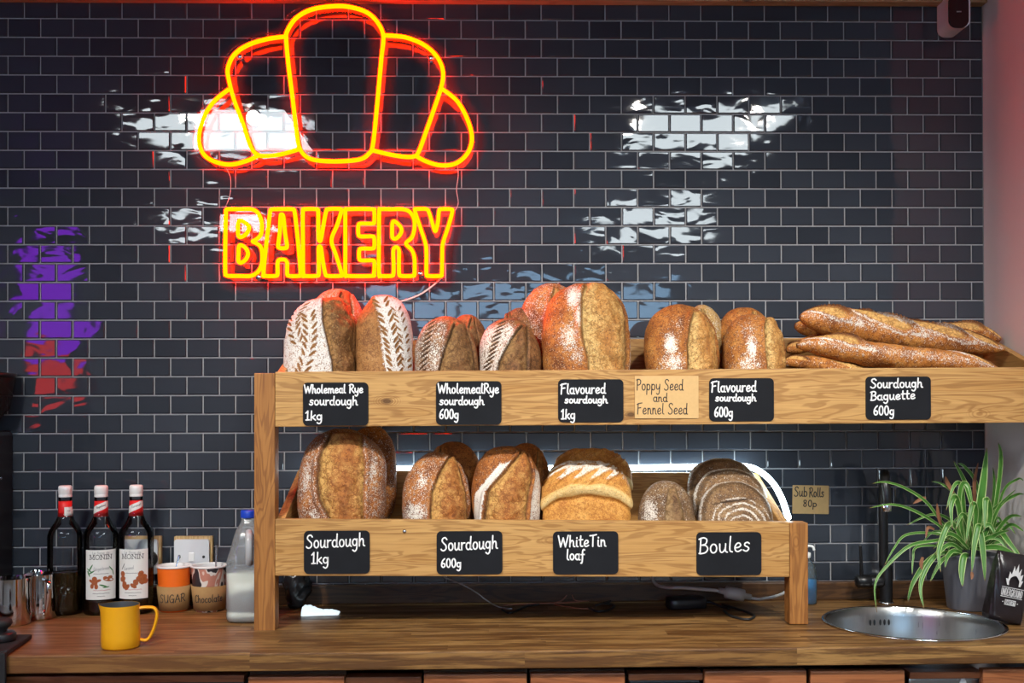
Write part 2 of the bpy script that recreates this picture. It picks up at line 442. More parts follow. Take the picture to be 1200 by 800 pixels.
# bread crust driven by four masks on each loaf's own surface: opened crumb, flour, torn dark edge, cut
def bread(name, dark, mid, light, crumb, crumbd, flour=(.80, .76, .68), seeds=0., seedc=(.02, .015, .01), crk=1.):
    M = Mat(name); v = M.obj()
    at = M.n('ShaderNodeAttribute'); at.attribute_name = 'reg'
    sp = M.n('ShaderNodeSeparateColor'); M.l(at.outputs['Color'], sp.inputs[0])
    R, G, B, A = sp.outputs[0], sp.outputs[1], sp.outputs[2], at.outputs['Alpha']
    n1 = M.noise(v, 22, 5, .65); n2 = M.noise(v, 120, 4, .7); n3 = M.noise(v, 420, 2, .6); n4 = M.noise(v, 60, 4, .6)
    c = M.ramp(n1, [(.32, dark), (.5, mid), (.70, light)])
    c = M.mix(M.step(n2, .46, .62, 0., .75), c, dark)
    c = M.mix(M.step(n3, .54, .66, 0., .65), c, light)
    c = M.mix(M.step(n3, .44, .34, 0., .55), c, tuple(x * .5 for x in dark))
    toast = M.step(R, 1., .55)
    cr = M.mix(M.math('MULTIPLY', toast, M.step(n4, .25, .6, .45, 1.)), crumb, crumbd)
    cr = M.mix(M.step(n2, .48, .62, 0., .6), cr, crumbd)
    cr = M.mix(M.step(n3, .56, .68, 0., .7), cr, tuple(x * .35 for x in crumbd))
    cr = M.mix(M.step(n3, .44, .34, 0., .5), cr, tuple(min(.9, x * 1.25) for x in crumb))
    ve = M.n('ShaderNodeTexVoronoi'); ve.feature = 'DISTANCE_TO_EDGE'; ve.inputs['Scale'].default_value = 75
    dv = M.n('ShaderNodeVectorMath', operation='ADD'); M.l(v, dv.inputs[0]); nv = M.n('ShaderNodeTexNoise'); nv.inputs['Scale'].default_value = 60; M.l(v, nv.inputs['Vector'])
    sv_ = M.n('ShaderNodeVectorMath', operation='SCALE'); sv_.inputs['Scale'].default_value = .022; M.l(nv.outputs['Color'], sv_.inputs[0]); M.l(sv_.outputs[0], dv.inputs[1]); M.l(dv.outputs[0], ve.inputs['Vector'])
    crack = M.step(ve.outputs['Distance'], .02, .16, 1., 0.)
    cr = M.mix(M.math('MULTIPLY', crack, M.step(n4, .35, .6, .1 * crk, .65 * crk)), cr, tuple(x * .5 for x in crumbd))
    c = M.mix(M.step(R, .2, .5), c, cr)
    if seeds:
        vo = M.n('ShaderNodeTexVoronoi'); vo.inputs['Scale'].default_value = 150; M.l(v, vo.inputs['Vector'])
        c = M.mix(M.step(vo.outputs['Distance'], .14, .3, seeds, 0.), c, seedc)
    fl = M.math('ADD', M.math('MULTIPLY', n3, .75), M.math('MULTIPLY', n2, .45))
    fm = M.step(M.math('ADD', G, M.math('MULTIPLY', M.math('SUBTRACT', fl, .6), 2.6)), .42, .85)
    fm = M.math('MULTIPLY', fm, M.step(G, 0.02, .2))
    c = M.mix(M.math('MULTIPLY', fm, .93), c, flour)
    c = M.mix(B, c, tuple(x * .28 for x in dark))
    c = M.mix(A, c, tuple(x * .75 for x in mid))
    M.bsdf(c, .62, 0, .3)
    h = M.math('ADD', M.math('MULTIPLY', n2, .6), M.math('MULTIPLY', n3, .4))
    h = M.math('SUBTRACT', h, M.math('MULTIPLY', M.math('MULTIPLY', crack, R), .35 * crk))
    M.bump(h, 1., .0034)
    return M.m
B_rye = bread('rye_crust', (.085, .034, .013), (.23, .10, .035), (.38, .19, .07), (.34, .19, .07), (.16, .07, .022), seeds=.25)
B_whole = bread('wholemeal_crust', (.15, .055, .017), (.33, .145, .042), (.46, .24, .085), (.36, .19, .065), (.17, .07, .02), (.78, .76, .72), seeds=.35, seedc=(.55, .36, .16))
B_flav = bread('flavoured_crust', (.15, .04, .009), (.40, .14, .027), (.58, .27, .065), (.70, .47, .18), (.46, .21, .05), seeds=.55, seedc=(.03, .03, .03))
B_sour = bread('sourdough_crust', (.13, .034, .008), (.36, .115, .023), (.54, .22, .05), (.64, .37, .11), (.36, .12, .025))
B_pale = bread('pale_crust', (.30, .15, .04), (.46, .28, .09), (.55, .36, .14), (.55, .4, .18), (.35, .2, .06), seeds=.3, seedc=(.05, .04, .03))
B_tin = bread('tin_crust', (.36, .12, .018), (.58, .26, .05), (.72, .40, .11), (.78, .56, .25), (.70, .42, .13), crk=.12)
B_boule = bread('boule_crust', (.085, .04, .018), (.21, .115, .05), (.33, .20, .095), (.42, .29, .15), (.24, .135, .055), (.72, .66, .58))
B_bag = bread('baguette_crust', (.17, .045, .008), (.46, .16, .026), (.66, .31, .075), (.72, .43, .14), (.52, .22, .05))
# ------------------------------------------------------------------ the room
XL, XR, YR, ZC = -3.2, 2.6, -7.0, 2.75
XN = at_y(1153, 400, 0).x                     # the return wall on the right
def struct(name, vf, mat, smooth=False, parent=None):
    o = mesh(name, vf, mat, parent, smooth)
    if parent is None: o['kind'] = 'structure'
    return o
PU, PV, Z0 = 0.0809, 0.04720375, CAM.z + 0.9716
M_wallp = paint('off_white_paint', (.80, .74, .73))
M_rear = paint('grey_paint', (.40, .39, .40))
M_ceil = paint('ceiling_paint', (.10, .095, .095))
wb = struct('wall_back', box(XL, XN + .3, 0, .12, 0, ZC), M_grout)
def tiles():
    mb = MB(); g = .0030; rg = random.Random(3)
    for r in range(-1, 31):
        zt = Z0 - r * PV - g / 2; zb = zt - PV + g
        k = -25
        while True:
            x0 = (k + (r % 2) * .5) * PU + g / 2; x1 = x0 + PU - g; k += 1
            if x0 > XN - .004: break
            x1 = min(x1, XN - .001)
            b = min(.0022, (x1 - x0) * .3); y = -.004
            tx = rg.gauss(0, .0034) * (x1 - x0) / 2; tz = rg.gauss(0, .0045) * (zt - zb) / 2
            v = [(x0, 0, zb), (x1, 0, zb), (x1, 0, zt), (x0, 0, zt)]
            for (e, p0) in ((.25, .6), (1, 1)):
                for sx, sz in ((-1, -1), (1, -1), (1, 1), (-1, 1)):
                    xx = (x0 + b * e) if sx < 0 else (x1 - b * e); zz = (zb + b * e) if sz < 0 else (zt - b * e)
                    v.append((xx, y * p0 + (sx * tx + sz * tz) * p0, zz))
            f = []
            for a in (0, 4):
                for i in range(4): f.append((a + i, a + (i + 1) % 4, a + 4 + (i + 1) % 4, a + 4 + i))
            f.append((8, 9, 10, 11))
            mb.add((v, f))
    return mb.vf
struct("wall_tiles", tiles(), M_tile, False, wb)
struct('wall_right', box(XN, XN + .14, -.62, 0.0, 0, ZC, .004), M_wallp)
struct('wall_side', box(XR, XR + .1, YR, 0, 0, ZC), M_rear)
struct('wall_left', box(XL - .1, XL, YR, .12, 0, ZC), M_rear)
def floor_mat():
    return wood('floor_boards', (.06, .035, .02), (.16, .10, .06), (.2, .13, .08), 'x', .45, .6, False)
struct('floor', box(XL, XR, YR, .0, -.1, 0), floor_mat())
struct('ceiling', box(XL, XR, YR, .0, ZC, ZC + .1), M_ceil)
# shop front behind the photographer: an opening onto daylight
wx0, wx1, wz0, wz1 = -1.2, 1.7, 1.72, 2.52
struct('wall_front', join(box(XL, wx0, YR - .12, YR, 0, ZC), box(wx1, XR, YR - .12, YR, 0, ZC),
       box(wx0, wx1, YR - .12, YR, 0, wz0), box(wx0, wx1, YR - .12, YR, wz1, ZC)), M_rear)
wn = struct('window_1', join(*[box(x - .03, x + .03, YR - .09, YR - .03, wz0, wz1, .004) for x in (wx0 + .03, -.3, .7, wx1 - .03)],
       *[box(wx0, wx1, YR - .09, YR - .03, z - .03, z + .03, .004) for z in (wz0 + .03, wz1 - .03)]), M_black)
mesh('pane', box(wx0 + .03, wx1 - .03, YR - .065, YR - .06, wz0 + .03, wz1 - .03), clear('window_glass', (.96, .98, 1)), wn, False)
zt = at_y(700, 3.2, -.02).z
tr = struct('trim_1', box(XL, XN, -.035, -.0001, zt, zt + .12, .004), wood('oak_trim', (.2, .1, .04), (.36, .21, .09), (.44, .28, .13), 'x', .5))

# ceiling lights, the lit squares seen again in the tiles
M_panel = emit('lit_diffuser', (.86, .96, 1.0), 16.)
def ceiling_light(x0, x1, y0, y1, label):
    t = thing('ceiling_light', label, 'ceiling light', ((x0 + x1) / 2, (y0 + y1) / 2, ZC), 0, 'square ceiling lights')
    w, d = (x1 - x0) / 2, (y1 - y0) / 2
    mesh('frame', join(box(-w - .03, -w, -d - .03, d + .03, -.03, -.0002), box(w, w + .03, -d - .03, d + .03, -.03, -.0002),
         box(-w, w, -d - .03, -d, -.03, -.0002), box(-w, w, d, d + .03, -.03, -.0002)), M_white, t, False)
    mesh('diffuser', box(-w, w, -d, d, -.02, -.01), M_panel, t, False)
ceiling_light(-1.72, -.93, -3.04, -2.22, 'square ceiling light mirrored in the neon croissant, front left')
ceiling_light(.66, 1.36, -3.0, -2.15, 'square ceiling light mirrored high in the tiles on the right')
ceiling_light(-2.35, -1.6, -5.7, -4.9, 'square ceiling light at the rear left, mirrored in the neon word')
ceiling_light(.80, 1.58, -5.9, -4.75, 'square ceiling light at the rear right, mirrored lower in the tiles')

# lit advertising totem behind the photographer, mirrored purple and red at the left
t = thing('display_totem', 'tall black totem with purple over red lit panels, mirrored in the left tiles', 'display screen', (-2.87, -4.5, 0))
mesh('body', join(box(-.2, .2, -.06, .05, .3, 2.55, .01), box(-.24, .24, -.14, .14, 0, .03, .008), box(-.04, .04, -.03, .03, .03, .3)), M_black, t, False)
mesh('screen', slab(rrect(.33, .66, .02), -.004, .004), emit('purple_screen', (.24, .01, .75), 10.), t, False, (0, .056, 2.12))
mesh('screen', slab(rrect(.33, .36, .02), -.004, .004), emit('red_screen', (.9, .03, .02), 7.), t, False, (0, .056, 1.60))

# ------------------------------------------------------------------ neon sign
M_neon = emit('neon_tube_light', (1., .0165, .0), 52.)
M_acry = clear('clear_acrylic', (.985, .985, .99), 1.42, .004)
YN = -.034
def npx(pts, ox, oy, k, Y): return [at_y(ox + x / k, oy + y / k, Y) for x, y in pts]
def neon(name, label, paths, outline, bolts, ok, rad):
    c = at_y(*ok, 0)
    t = thing(name, label, 'neon sign', c)
    mesh('acrylic_panel', slab([(p.x - c.x, p.z - c.z) for p in catmull(outline, 4, True)], YN, YN + .005), M_acry, t, False)
    for nm, loops in paths:
        mb = MB()
        for pts, closed in loops:
            P = [p - c for p in catmull(pts, 7, closed)]
            mb.add(tube(P, rad, 10, closed))
        mesh(nm, mb.vf, M_neon, t)
    for b in bolts:
        p = at_y(*b, YN) - c
        v = lathe([(.0001, -.012), (.007, -.012), (.008, -.009), (.008, 0), (.005, .001), (.005, .0335), (.0001, .0335)], 20, False, False)
        mesh('standoff', moved(v, (p.x, p.y, p.z), (-PI / 2, 0, 0)), M_chrome, t)
    return t
K1 = 2.2225
YT = YN - .008
def c1(p): return npx(p, 200, 0, K1, YT)
lobes = [
 ([(428, 16), (370, 24), (328, 46), (304, 80), (301, 105), (308, 180), (318, 260), (330, 360), (338, 390), (355, 409), (385, 418), (440, 420), (492, 415), (516, 400), (527, 375), (539, 260), (549, 150), (554, 95), (540, 60), (512, 33), (470, 19)], True),
 ([(300, 95), (250, 102), (200, 118), (165, 143), (149, 178), (152, 210), (165, 260), (186, 315), (208, 380), (225, 402), (250, 406), (290, 401), (335, 388)], False),
 ([(152, 232), (115, 262), (89, 300), (75, 345), (76, 380), (92, 408), (125, 424), (160, 428), (200, 418), (228, 405)], False),
 ([(556, 92), (610, 97), (660, 117), (694, 148), (709, 185), (706, 222), (690, 272), (668, 335), (646, 395), (634, 407), (608, 408), (570, 402), (528, 392)], False),
 ([(708, 232), (745, 262), (770, 304), (784, 350), (780, 385), (762, 412), (735, 428), (700, 430), (665, 420), (637, 405)], False)]
outl = [(428, 5), (360, 12), (305, 38), (288, 82), (245, 88), (190, 106), (148, 140), (136, 182), (140, 222), (100, 254), (72, 298), (60, 345), (60, 388), (80, 418), (120, 438), (165, 442), (210, 432), (245, 420), (300, 416), (330, 410), (350, 426), (385, 434), (440, 436), (500, 430), (530, 411), (560, 416), (605, 422), (636, 422), (660, 434), (700, 444), (740, 442), (775, 422), (796, 388), (798, 345), (783, 298), (756, 254), (722, 224), (724, 182), (706, 142), (666, 106), (612, 84), (568, 78), (552, 45), (515, 18), (470, 7)]
nc = neon('neon_sign', 'glowing yellow neon croissant outline on clear acrylic on the dark tiles', [('neon_tube', [(c1(p), c)]) for p, c in lobes],
     npx(outl, 200, 0, K1, YN), [(282, 67.5), (505.5, 69)], (392, 100), .0052)
def b1(p, o=250): return npx(p, o, 235, 8, YT)
def b2(p): return b1(p, 390)
letters = [
 [(b1([(118, 115), (121, 90), (140, 80), (250, 80), (350, 80), (408, 105), (445, 170), (455, 250), (442, 325), (402, 364), (368, 382), (402, 400), (440, 428), (458, 490), (455, 590), (420, 665), (350, 705), (250, 706), (145, 705), (122, 698), (112, 670), (112, 400)]), True),
  (b1([(236, 200), (256, 186), (300, 208), (335, 250), (312, 308), (262, 340), (236, 330), (230, 260)]), True),
  (b1([(240, 430), (262, 418), (305, 447), (325, 500), (302, 553), (257, 582), (235, 565), (236, 490)]), True)],
 [(b1([(533, 105), (545, 84), (570, 80), (740, 80), (760, 98), (780, 250), (800, 450), (818, 680), (800, 705), (712, 705), (692, 685), (692, 590), (675, 556), (645, 552), (615, 556), (602, 590), (602, 685), (583, 705), (490, 705), (470, 685), (492, 450), (515, 250)]), True),
  (b1([(640, 130), (656, 150), (672, 300), (690, 425), (670, 445), (622, 443), (608, 420), (622, 300), (630, 150)]), True)],
 [(b1([(840, 105), (858, 80), (965, 80), (982, 98), (984, 240), (988, 365), (1008, 365), (1030, 240), (1058, 100), (1080, 80), (1180, 78), (1200, 98), (1160, 230), (1108, 370), (1150, 510), (1203, 685), (1185, 705), (1072, 705), (1050, 685), (1025, 560), (1008, 440), (988, 440), (988, 560), (988, 685), (968, 705), (860, 705), (842, 685), (840, 400)]), True)],
 [(b2([(118, 102), (135, 80), (370, 80), (388, 98), (388, 198), (370, 215), (262, 215), (240, 235), (240, 315), (262, 335), (370, 335), (388, 352), (388, 430), (370, 448), (268, 450), (248, 470), (248, 540), (268, 560), (372, 560), (390, 580), (385, 685), (368, 705), (135, 705), (118, 685), (118, 400)]), True)],
 [(b2([(435, 102), (452, 80), (550, 80), (655, 80), (720, 105), (760, 170), (765, 260), (740, 345), (686, 402), (740, 462), (765, 540), (765, 685), (745, 705), (642, 705), (622, 685), (620, 560), (620, 465), (595, 435), (568, 465), (570, 600), (568, 685), (550, 705), (452, 705), (433, 685), (432, 400)]), True),
  (b2([(560, 206), (583, 196), (638, 250), (640, 300), (602, 350), (567, 354), (556, 330), (556, 260)]), True)],
 [(b2([(770, 95), (785, 79), (878, 80), (902, 112), (930, 200), (960, 288), (985, 200), (995, 102), (1015, 80), (1105, 81), (1120, 105), (1080, 250), (1032, 400), (1025, 500), (1022, 685), (1005, 705), (897, 705), (878, 685), (878, 500), (868, 400), (820, 250)]), True)]]
nb = neon('neon_sign', 'glowing yellow neon word BAKERY below the neon croissant', [('neon_letter', L) for L in letters],
     npx([(128, 560), (140, 533), (250, 531), (450, 531), (650, 531), (735, 534), (748, 552), (738, 620), (730, 715), (715, 733), (600, 736), (400, 736), (200, 736), (138, 733), (128, 715), (127, 640)], 200, 0, K1, YN),
     [(304, 325), (492.5, 321)], (396, 285), .0050)
M_wire = plain('clear_wire', (.62, .5, .48), .4)
def cable(name, label, pts, r, mat, cat='cable', group=None, n=8):
    c = Vector(pts[0]); P = [Vector(p) - c for p in pts]
    o = mesh(name, tube(catmull(P, n), r, 8), mat, None, True, c)
    return setp(o, label, cat, group)
cable('hanging_wire', 'thin clear wire linking the neon croissant to the neon B', [at_y(*p, -.03) for p in ((265, 197), (270, 208), (270, 225), (267, 236), (264, 243))], .0008, M_wire, 'wire')
cable('hanging_wire', 'thin clear wire linking the neon croissant to the neon Y', [at_y(*p, -.03) for p in ((536, 193), (537, 206), (535, 222), (537, 238), (533, 247))], .0008, M_wire, 'wire')
cable('sign_cable', 'clear power cord running from the neon Y down behind the loaves', [at_y(x, y, Y) for x, y, Y in ((520, 322, -.026), (508, 334, -.02), (492, 345, -.015), (474, 352, -.012), (455, 356, -.012), (440, 372, -.012), (430, 410, -.012))], .0022, plain('pale_cord', (.75, .6, .55), .35), 'cable')

# ------------------------------------------------------------------ worktop
YF0 = at_c(309.5, 740).y; YF1 = at_c(936.5, 731).y
YF = (YF0 + YF1) / 2
pl, pr = at_c(10, 768), at_c(1200, 756)
sl = (pr.y - pl.y) / (pr.x - pl.x)
def edge_y(x): return pl.y + sl * (x - pl.x)
xa, xb = -1.75, XN - .0005
TH = .037
def wt():
    c = [(xa, edge_y(xa), cz(xa) - TH), (xb, edge_y(xb), cz(xb) - TH), (xb, -.0045, cz(xb) - TH), (xa, -.0045, cz(xa) - TH)]
    return hexa(c + [(x, y, z + TH) for x, y, z in c], .004, 3)
wk = mesh('worktop', wt(), M_worktop, None, False)
setp(wk, 'long stained wooden worktop under the bread rack with a round sink', 'worktop')
# round hole for the sink
SC = at_c(1069.5, 729.5); SR = (at_c(1174, 730) - at_c(965, 730)).length / 2
cut = mesh('cutter', moved(lathe([(SR - .006, -.2), (SR - .006, .2)], 64), (SC.x, SC.y, SC.z)), M_worktop)
bo = wk.modifiers.new('hole', 'BOOLEAN'); bo.object = cut; bo.operation = 'DIFFERENCE'; bo.solver = 'EXACT'
bpy.context.view_layer.update()
me2 = bpy.data.meshes.new_from_object(wk.evaluated_get(bpy.context.evaluated_depsgraph_get()))
wk.modifiers.clear(); wk.data = me2
bpy.data.objects.remove(cut)
# upstand board along the wall
zu = at_y(1000, 682, -.022).z
us = mesh('upstand', hexa([(xa, -.024, cz(xa) + .0002), (xb, -.024, cz(xb) + .0002), (xb, -.0048, cz(xb) + .0002), (xa, -.0048, cz(xa) + .0002),
     (xa, -.024, zu - .003), (xb, -.024, zu + .002), (xb, -.0048, zu + .002), (xa, -.0048, zu - .003)], .003), M_cabdark, None, False)
setp(us, 'dark wooden upstand board along the foot of the tiled wall', 'upstand')

# cabinets and fridges under the worktop
yfz = .018
def zc_px(y, x): return at_y(x, y, edge_y(0) + .03).z
def cabinet(x0, x1, ytop, label):
    Y = edge_y((at_y((x0 + x1) / 2, ytop, -.5)).x) + .02
    a, b = at_y(x0, ytop, Y), at_y(x1, ytop, Y)
    c = Vector(((a.x + b.x) / 2, Y, 0)); w = (b.x - a.x) / 2; h = a.z
    t = thing('cabinet', label, 'cabinet', c, 0, 'cabinets under the worktop')
    mesh('body', box(-w - .0, w + .0, .022, .50, .0, .852 if x1 < 940 else .70), M_cabdark, t, False)
    d = mesh('door', box(-w + .001, w - .001, 0, .02, .12, h, .003), M_cab, t, False)
    return t
for x0, x1, yt, lb in ((290, 404, 793, 'reddish cabinet under the worktop, below the left post of the rack'),
                       (496, 618, 790, 'reddish cabinet under the worktop, below the 600g Sourdough card'),
                       (621, 733, 789, 'reddish cabinet under the worktop, below the white tin loaf card'),
                       (825, 946, 786, 'reddish cabinet under the worktop, below the Boules card and right post'),
                       (949, 1061, 786, 'reddish cabinet under the left half of the sink'),
                       (1151, 1212, 784, 'reddish cabinet at the right end under the coffee bag')):
    cabinet(x0, x1, yt, lb)
def fridge(x0, x1, ytop, label, face, rail=True):
    Y = edge_y((at_y((x0 + x1) / 2, ytop, -.5)).x) + .045
    a, b = at_y(x0 + .6, ytop, Y), at_y(x1 - .6, ytop, Y)
    c = Vector(((a.x + b.x) / 2, Y, 0)); w = (b.x - a.x) / 2; h = a.z
    t = thing('appliance', label, 'appliance', c, 0, 'appliances under the worktop')
    mesh('body', box(-w, w, .03, .45, .0, h if x0 < 1000 else .70), M_black, t, False)
    mesh('door', box(-w + .002, w - .002, 0, .028, .06, h - .012, .004), face, t, False)
    if rail: mesh('top_rail', box(-w, w, -.012, .028, h - .010, h + .004, .002), M_cab, t, False)
    return t
fridge(-60, 288, 794, 'black under-counter appliance below the syrup bottles and cups', M_black)
fridge(405, 495, 794, 'black appliance between two cabinets below the first Sourdough card', M_black)
fridge(735, 823, 790, 'black appliance between two cabinets below the small seeded boule', M_black)
fr = fridge(1063, 1150, 788, 'steel fronted appliance with a pale drop mark below the sink', M_brushed)
p = at_y(1128, 797, fr.location.y) - fr.location
mesh('badge', slab([(p.x + a, p.z + b) for a, b in ((0, .010), (.006, 0), (.008, -.007), (.004, -.014), (-.004, -.014), (-.008, -.007), (-.006, 0))], -.003, 0), M_white, fr, False)

# ------------------------------------------------------------------ bread rack
ZK = COUNTER
Pl = at_c(309.5, 740)
rack = thing('bread_rack', 'two tier pine bread rack on the worktop against the tiled wall', 'bread rack', (0, YF, ZK))
def L(p): return (p.x, p.y - YF, p.z - ZK)
YB = .285                                     # inside depth of the trays
def px2(x, y, d=0.): return at_y(x, y, YF + d)
def board4(name, c, d0, d1, mat, bev=.002):
    """c: four pixels (bl, br, tr, tl) on the plane d0 behind the rack front"""
    q = [px2(x, y, d0) for x, y in c]
    v = [(q[0].x, d0, q[0].z - ZK), (q[1].x, d0, q[1].z - ZK), (q[1].x, d1, q[1].z - ZK), (q[0].x, d1, q[0].z - ZK),
         (q[3].x, d0, q[3].z - ZK), (q[2].x, d0, q[2].z - ZK), (q[2].x, d1, q[2].z - ZK), (q[3].x, d1, q[3].z - ZK)]
    return mesh(name, hexa(v, bev), mat, rack, False)
FT = .02
xr_up = XN - .004
pxr = PPX + 0
# right end of the upper tray stops at the return wall
xe = 1200
while px2(xe, 430).x < xr_up: xe += .5
xe -= .5
def ylin(x, ya, yb, x0=322., x1=1200.): return ya + (yb - ya) * (x - x0) / (x1 - x0)
board4('post', [(297.5, 740), (322.3, 740), (322, 437), (297.8, 437)], 0, .045, M_post)
rp = board4('post', [(925.5, 731.5), (947.3, 731.5), (947, 612.5), (925.2, 612.5)], 0, .045, M_post)
board4('front_board', [(322.3, 500), (xe, ylin(xe, 500, 495)), (xe, ylin(xe, 435.5, 430)), (322.3, 435.5)], -.002, FT, M_board)
board4('front_board', [(322.3, 674.5), (925.2, 676), (925.2, 611.5), (322.3, 608)], -.002, FT, M_board)
tiers = {}
for tier, (xl, xr, ya, yb, yba, ybb, back) in {'up': (322.3, xe, 435.5, 430, 500, 495, (745, 397)), 'low': (322.3, 925.2, 608, 611.5, 674.5, 676, (770, 552))}.items():
    a, b = px2(xl, ya), px2(xr, yb); a2, b2 = px2(xl, yba), px2(xr, ybb)
    zbk = at_y(*back, YF + YB).z
    rise = zbk - at_y((xl + xr) / 2, (ya + yb) / 2, YF).z
    tiers[tier] = dict(a=a, b=b, a2=a2, b2=b2, rise=rise)
    def zt_(x, k=0): return a.z + (b.z - a.z) * (x - a.x) / (b.x - a.x) - ZK
    def zb_(x): return a2.z + (b2.z - a2.z) * (x - a.x) / (b.x - a.x) - ZK
    tiers[tier]['zt'] = zt_; tiers[tier]['zb'] = zb_
    xl_, xr_ = a.x, b.x
    def hx(name, x0, x1, d0, d1, fz0, fz1, mat):
        v = []
        for fz in (fz0, fz1):
            for x, d in ((x0, d0), (x1, d0), (x1, d1), (x0, d1)): v.append((x, d, fz(x, d)))
        return mesh(name, hexa(v, .0018), mat, rack, False)
    zt2 = lambda x, d, a=a, b=b, r=rise: a.z + (b.z - a.z) * (x - a.x) / (b.x - a.x) - ZK + r * max(0, d - FT) / (YB - FT)
    zb2 = lambda x, d, a2=a2, b2=b2, a=a, b=b, r=rise: a2.z + (b2.z - a2.z) * (x - a.x) / (b.x - a.x) - ZK + r * max(0, d - FT) / (YB - FT)
    hx('side_board', xl_ + .0005, xl_ + .0185, FT + .0005, YB - .0005, zb2, zt2, M_side)
    hx('side_board', xr_ - .0185, xr_ - .0005, FT + .0005, YB - .0005, zb2, zt2, M_side)
    hx('back_board', xl_, xr_, YB, YB + .018, lambda x, d: zb2(x, YB), lambda x, d: zt2(x, YB), M_board)
    tiers[tier]['floor'] = lambda x, d, zb2=zb2: zb2(x, d) + .018 + ZK
    hx('tray_floor', xl_ + .019, xr_ - .019, FT + .0005, YB - .0005, lambda x, d: zb2(x, d) + .004, lambda x, d: zb2(x, d) + .016, M_board)
# screw heads
for x, y in ((474, 622.5),):
    p = px2(x, y, -.002); c = moved(lathe([(.0001, -.0015), (.004, -.0012), (.0045, 0), (.0001, .0)], 16, False, False), (p.x, -.002, p.z - ZK), (-PI / 2, 0, 0))
    mesh('screw', c, M_steel, rack)

# cool white light tube round the lower tray
YL = YF + YB + .024
led = [(347, 579, .20), (351, 568, .25)]
P = [at_y(x, y, YF + d) for x, y, d in led] + [at_y(x, y, YL) for x, y in ((362, 553), (380, 549), (465, 549), (600, 548.5), (740, 548), (850, 546), (868, 545.5))]
P += [at_y(x, y, YF + d) for x, y, d in ((882, 548, .27), (896, 556, .23), (908, 569, .18), (917, 586, .12), (922.5, 603, .065), (924, 606, .052))]
o = mesh('light_tube', tube(catmull([p - P[0] for p in P], 8), .0068, 10), emit('cool_white_tube', (.70, .90, 1.0), 20.), None, True, P[0])
setp(o, 'glowing cool white light tube running round the lower tray', 'light strip')

# ------------------------------------------------------------------ cards on the rack
def card(label, rect, lines, pen=1.65, mat=None, ink_mat=None, Yp=None, name='chalkboard_label', cat='label', rad=.010, group='chalkboard price cards', tilt=0.):
    mat = mat or M_chalk; ink_mat = ink_mat or M_chalkink
    Y = YF - .002 if Yp is None else Yp
    x0, y0, x1, y1 = rect
    k = mpp(Y); c = at_y((x0 + x1) / 2, (y0 + y1) / 2, Y)
    a, b = at_y(x0, (y0 + y1) / 2, Y), at_y(x1, (y0 + y1) / 2, Y); w = b.x - a.x
    h = at_y((x0 + x1) / 2, y0, Y).z - at_y((x0 + x1) / 2, y1, Y).z
    o = mesh(name, slab(rrect(w, h, rad), -.0024, -.0002), mat, None, False, c, (0, tilt, 0))
    setp(o, label, cat, group)
    mb = []
    def conv(q):
        p = at_y(q[0], q[1], Y); return (p.x - c.x, -.0024, p.z - c.z), (0, -1, 0)
    for ln in lines:
        txt, xa_, xb_, yb_, cap = ln[:5]; sl_ = ln[5] if len(ln) > 5 else 0
        mb += strokes(txt, xa_, xb_, yb_, cap, sl_)
    mesh("lettering", ink(mb, pen, conv), ink_mat, o, False)
    return o
card('black chalk card reading Wholemeal Rye Sourdough 1kg', (355.2, 448, 431.7, 498.5), [('Wholemeal Rye', 357, 425.5, 460.5, 9.5, .5), ('sourdough', 363, 419, 474.3, 10, 0), ('1kg', 358.5, 378, 492, 10.5)])
card('black chalk card reading Wholemeal Rye Sourdough 600g', (511, 446.5, 587.7, 497.4), [('WholemealRye', 513.5, 584.5, 460.5, 11, 0), ('sourdough', 515.5, 567, 474, 9.5), ('600g', 515, 537.5, 490.3, 10.8)])
card('black chalk card reading Flavoured Sourdough 1kg', (654, 444.3, 730.5, 494.5), [('Flavoured', 657, 709.5, 461.5, 11.5, 1), ('sourdough', 662, 711.5, 472, 8), ('1kg', 657.8, 674, 490.7, 11)])
card('black chalk card reading Flavoured Sourdough 600g', (831, 443, 906.7, 493.3), [('Flavoured', 833.5, 886, 459.3, 12, 1), ('sourdough', 838.5, 885.5, 469.7, 8), ('600g', 837, 858.5, 488, 11)])
card('black chalk card reading Sourdough Baguette 600g', (1014.2, 441, 1090.5, 491.4), [('Sourdough', 1020, 1080.5, 454.5, 10.5, 1), ('Baguette', 1020, 1072, 469, 10, 2), ('600g', 1023.3, 1047.5, 486, 10.5)])
card('black chalk card reading Sourdough 1kg on the lower tray', (356.3, 621.5, 433.4, 671.8), [('Sourdough', 359.3, 427.5, 642, 15, 3), ('1kg', 365.5, 385.5, 660, 13)])
card('black chalk card reading Sourdough 600g on the lower tray', (511.8, 622, 588.8, 672.4), [('Sourdough', 517, 583, 645, 15, 3), ('600g', 517, 540.5, 664.3, 10)])
card('black chalk card reading White Tin loaf', (648, 622.3, 724.5, 672.4), [('WhiteTin', 654.3, 710, 640.5, 13, 1), ('loaf', 664, 685, 655.5, 12)])
card('black chalk card reading Boules', (816, 623.3, 892, 673.5), [('Boules', 819, 878.5, 648.5, 18, 3.5)])
card('plain brown card reading Poppy Seed and Fennel Seed', (743.8, 440.3, 818.4, 490), [('Poppy Seed', 746, 800.5, 457, 12.5), ('and', 765.5, 782, 470.5, 10), ('Fennel Seed', 746.5, 805.5, 485, 12.5)], 1.15, M_card, M_ink, None, 'paper_card', 'label', .0015, 'brown handwritten cards')
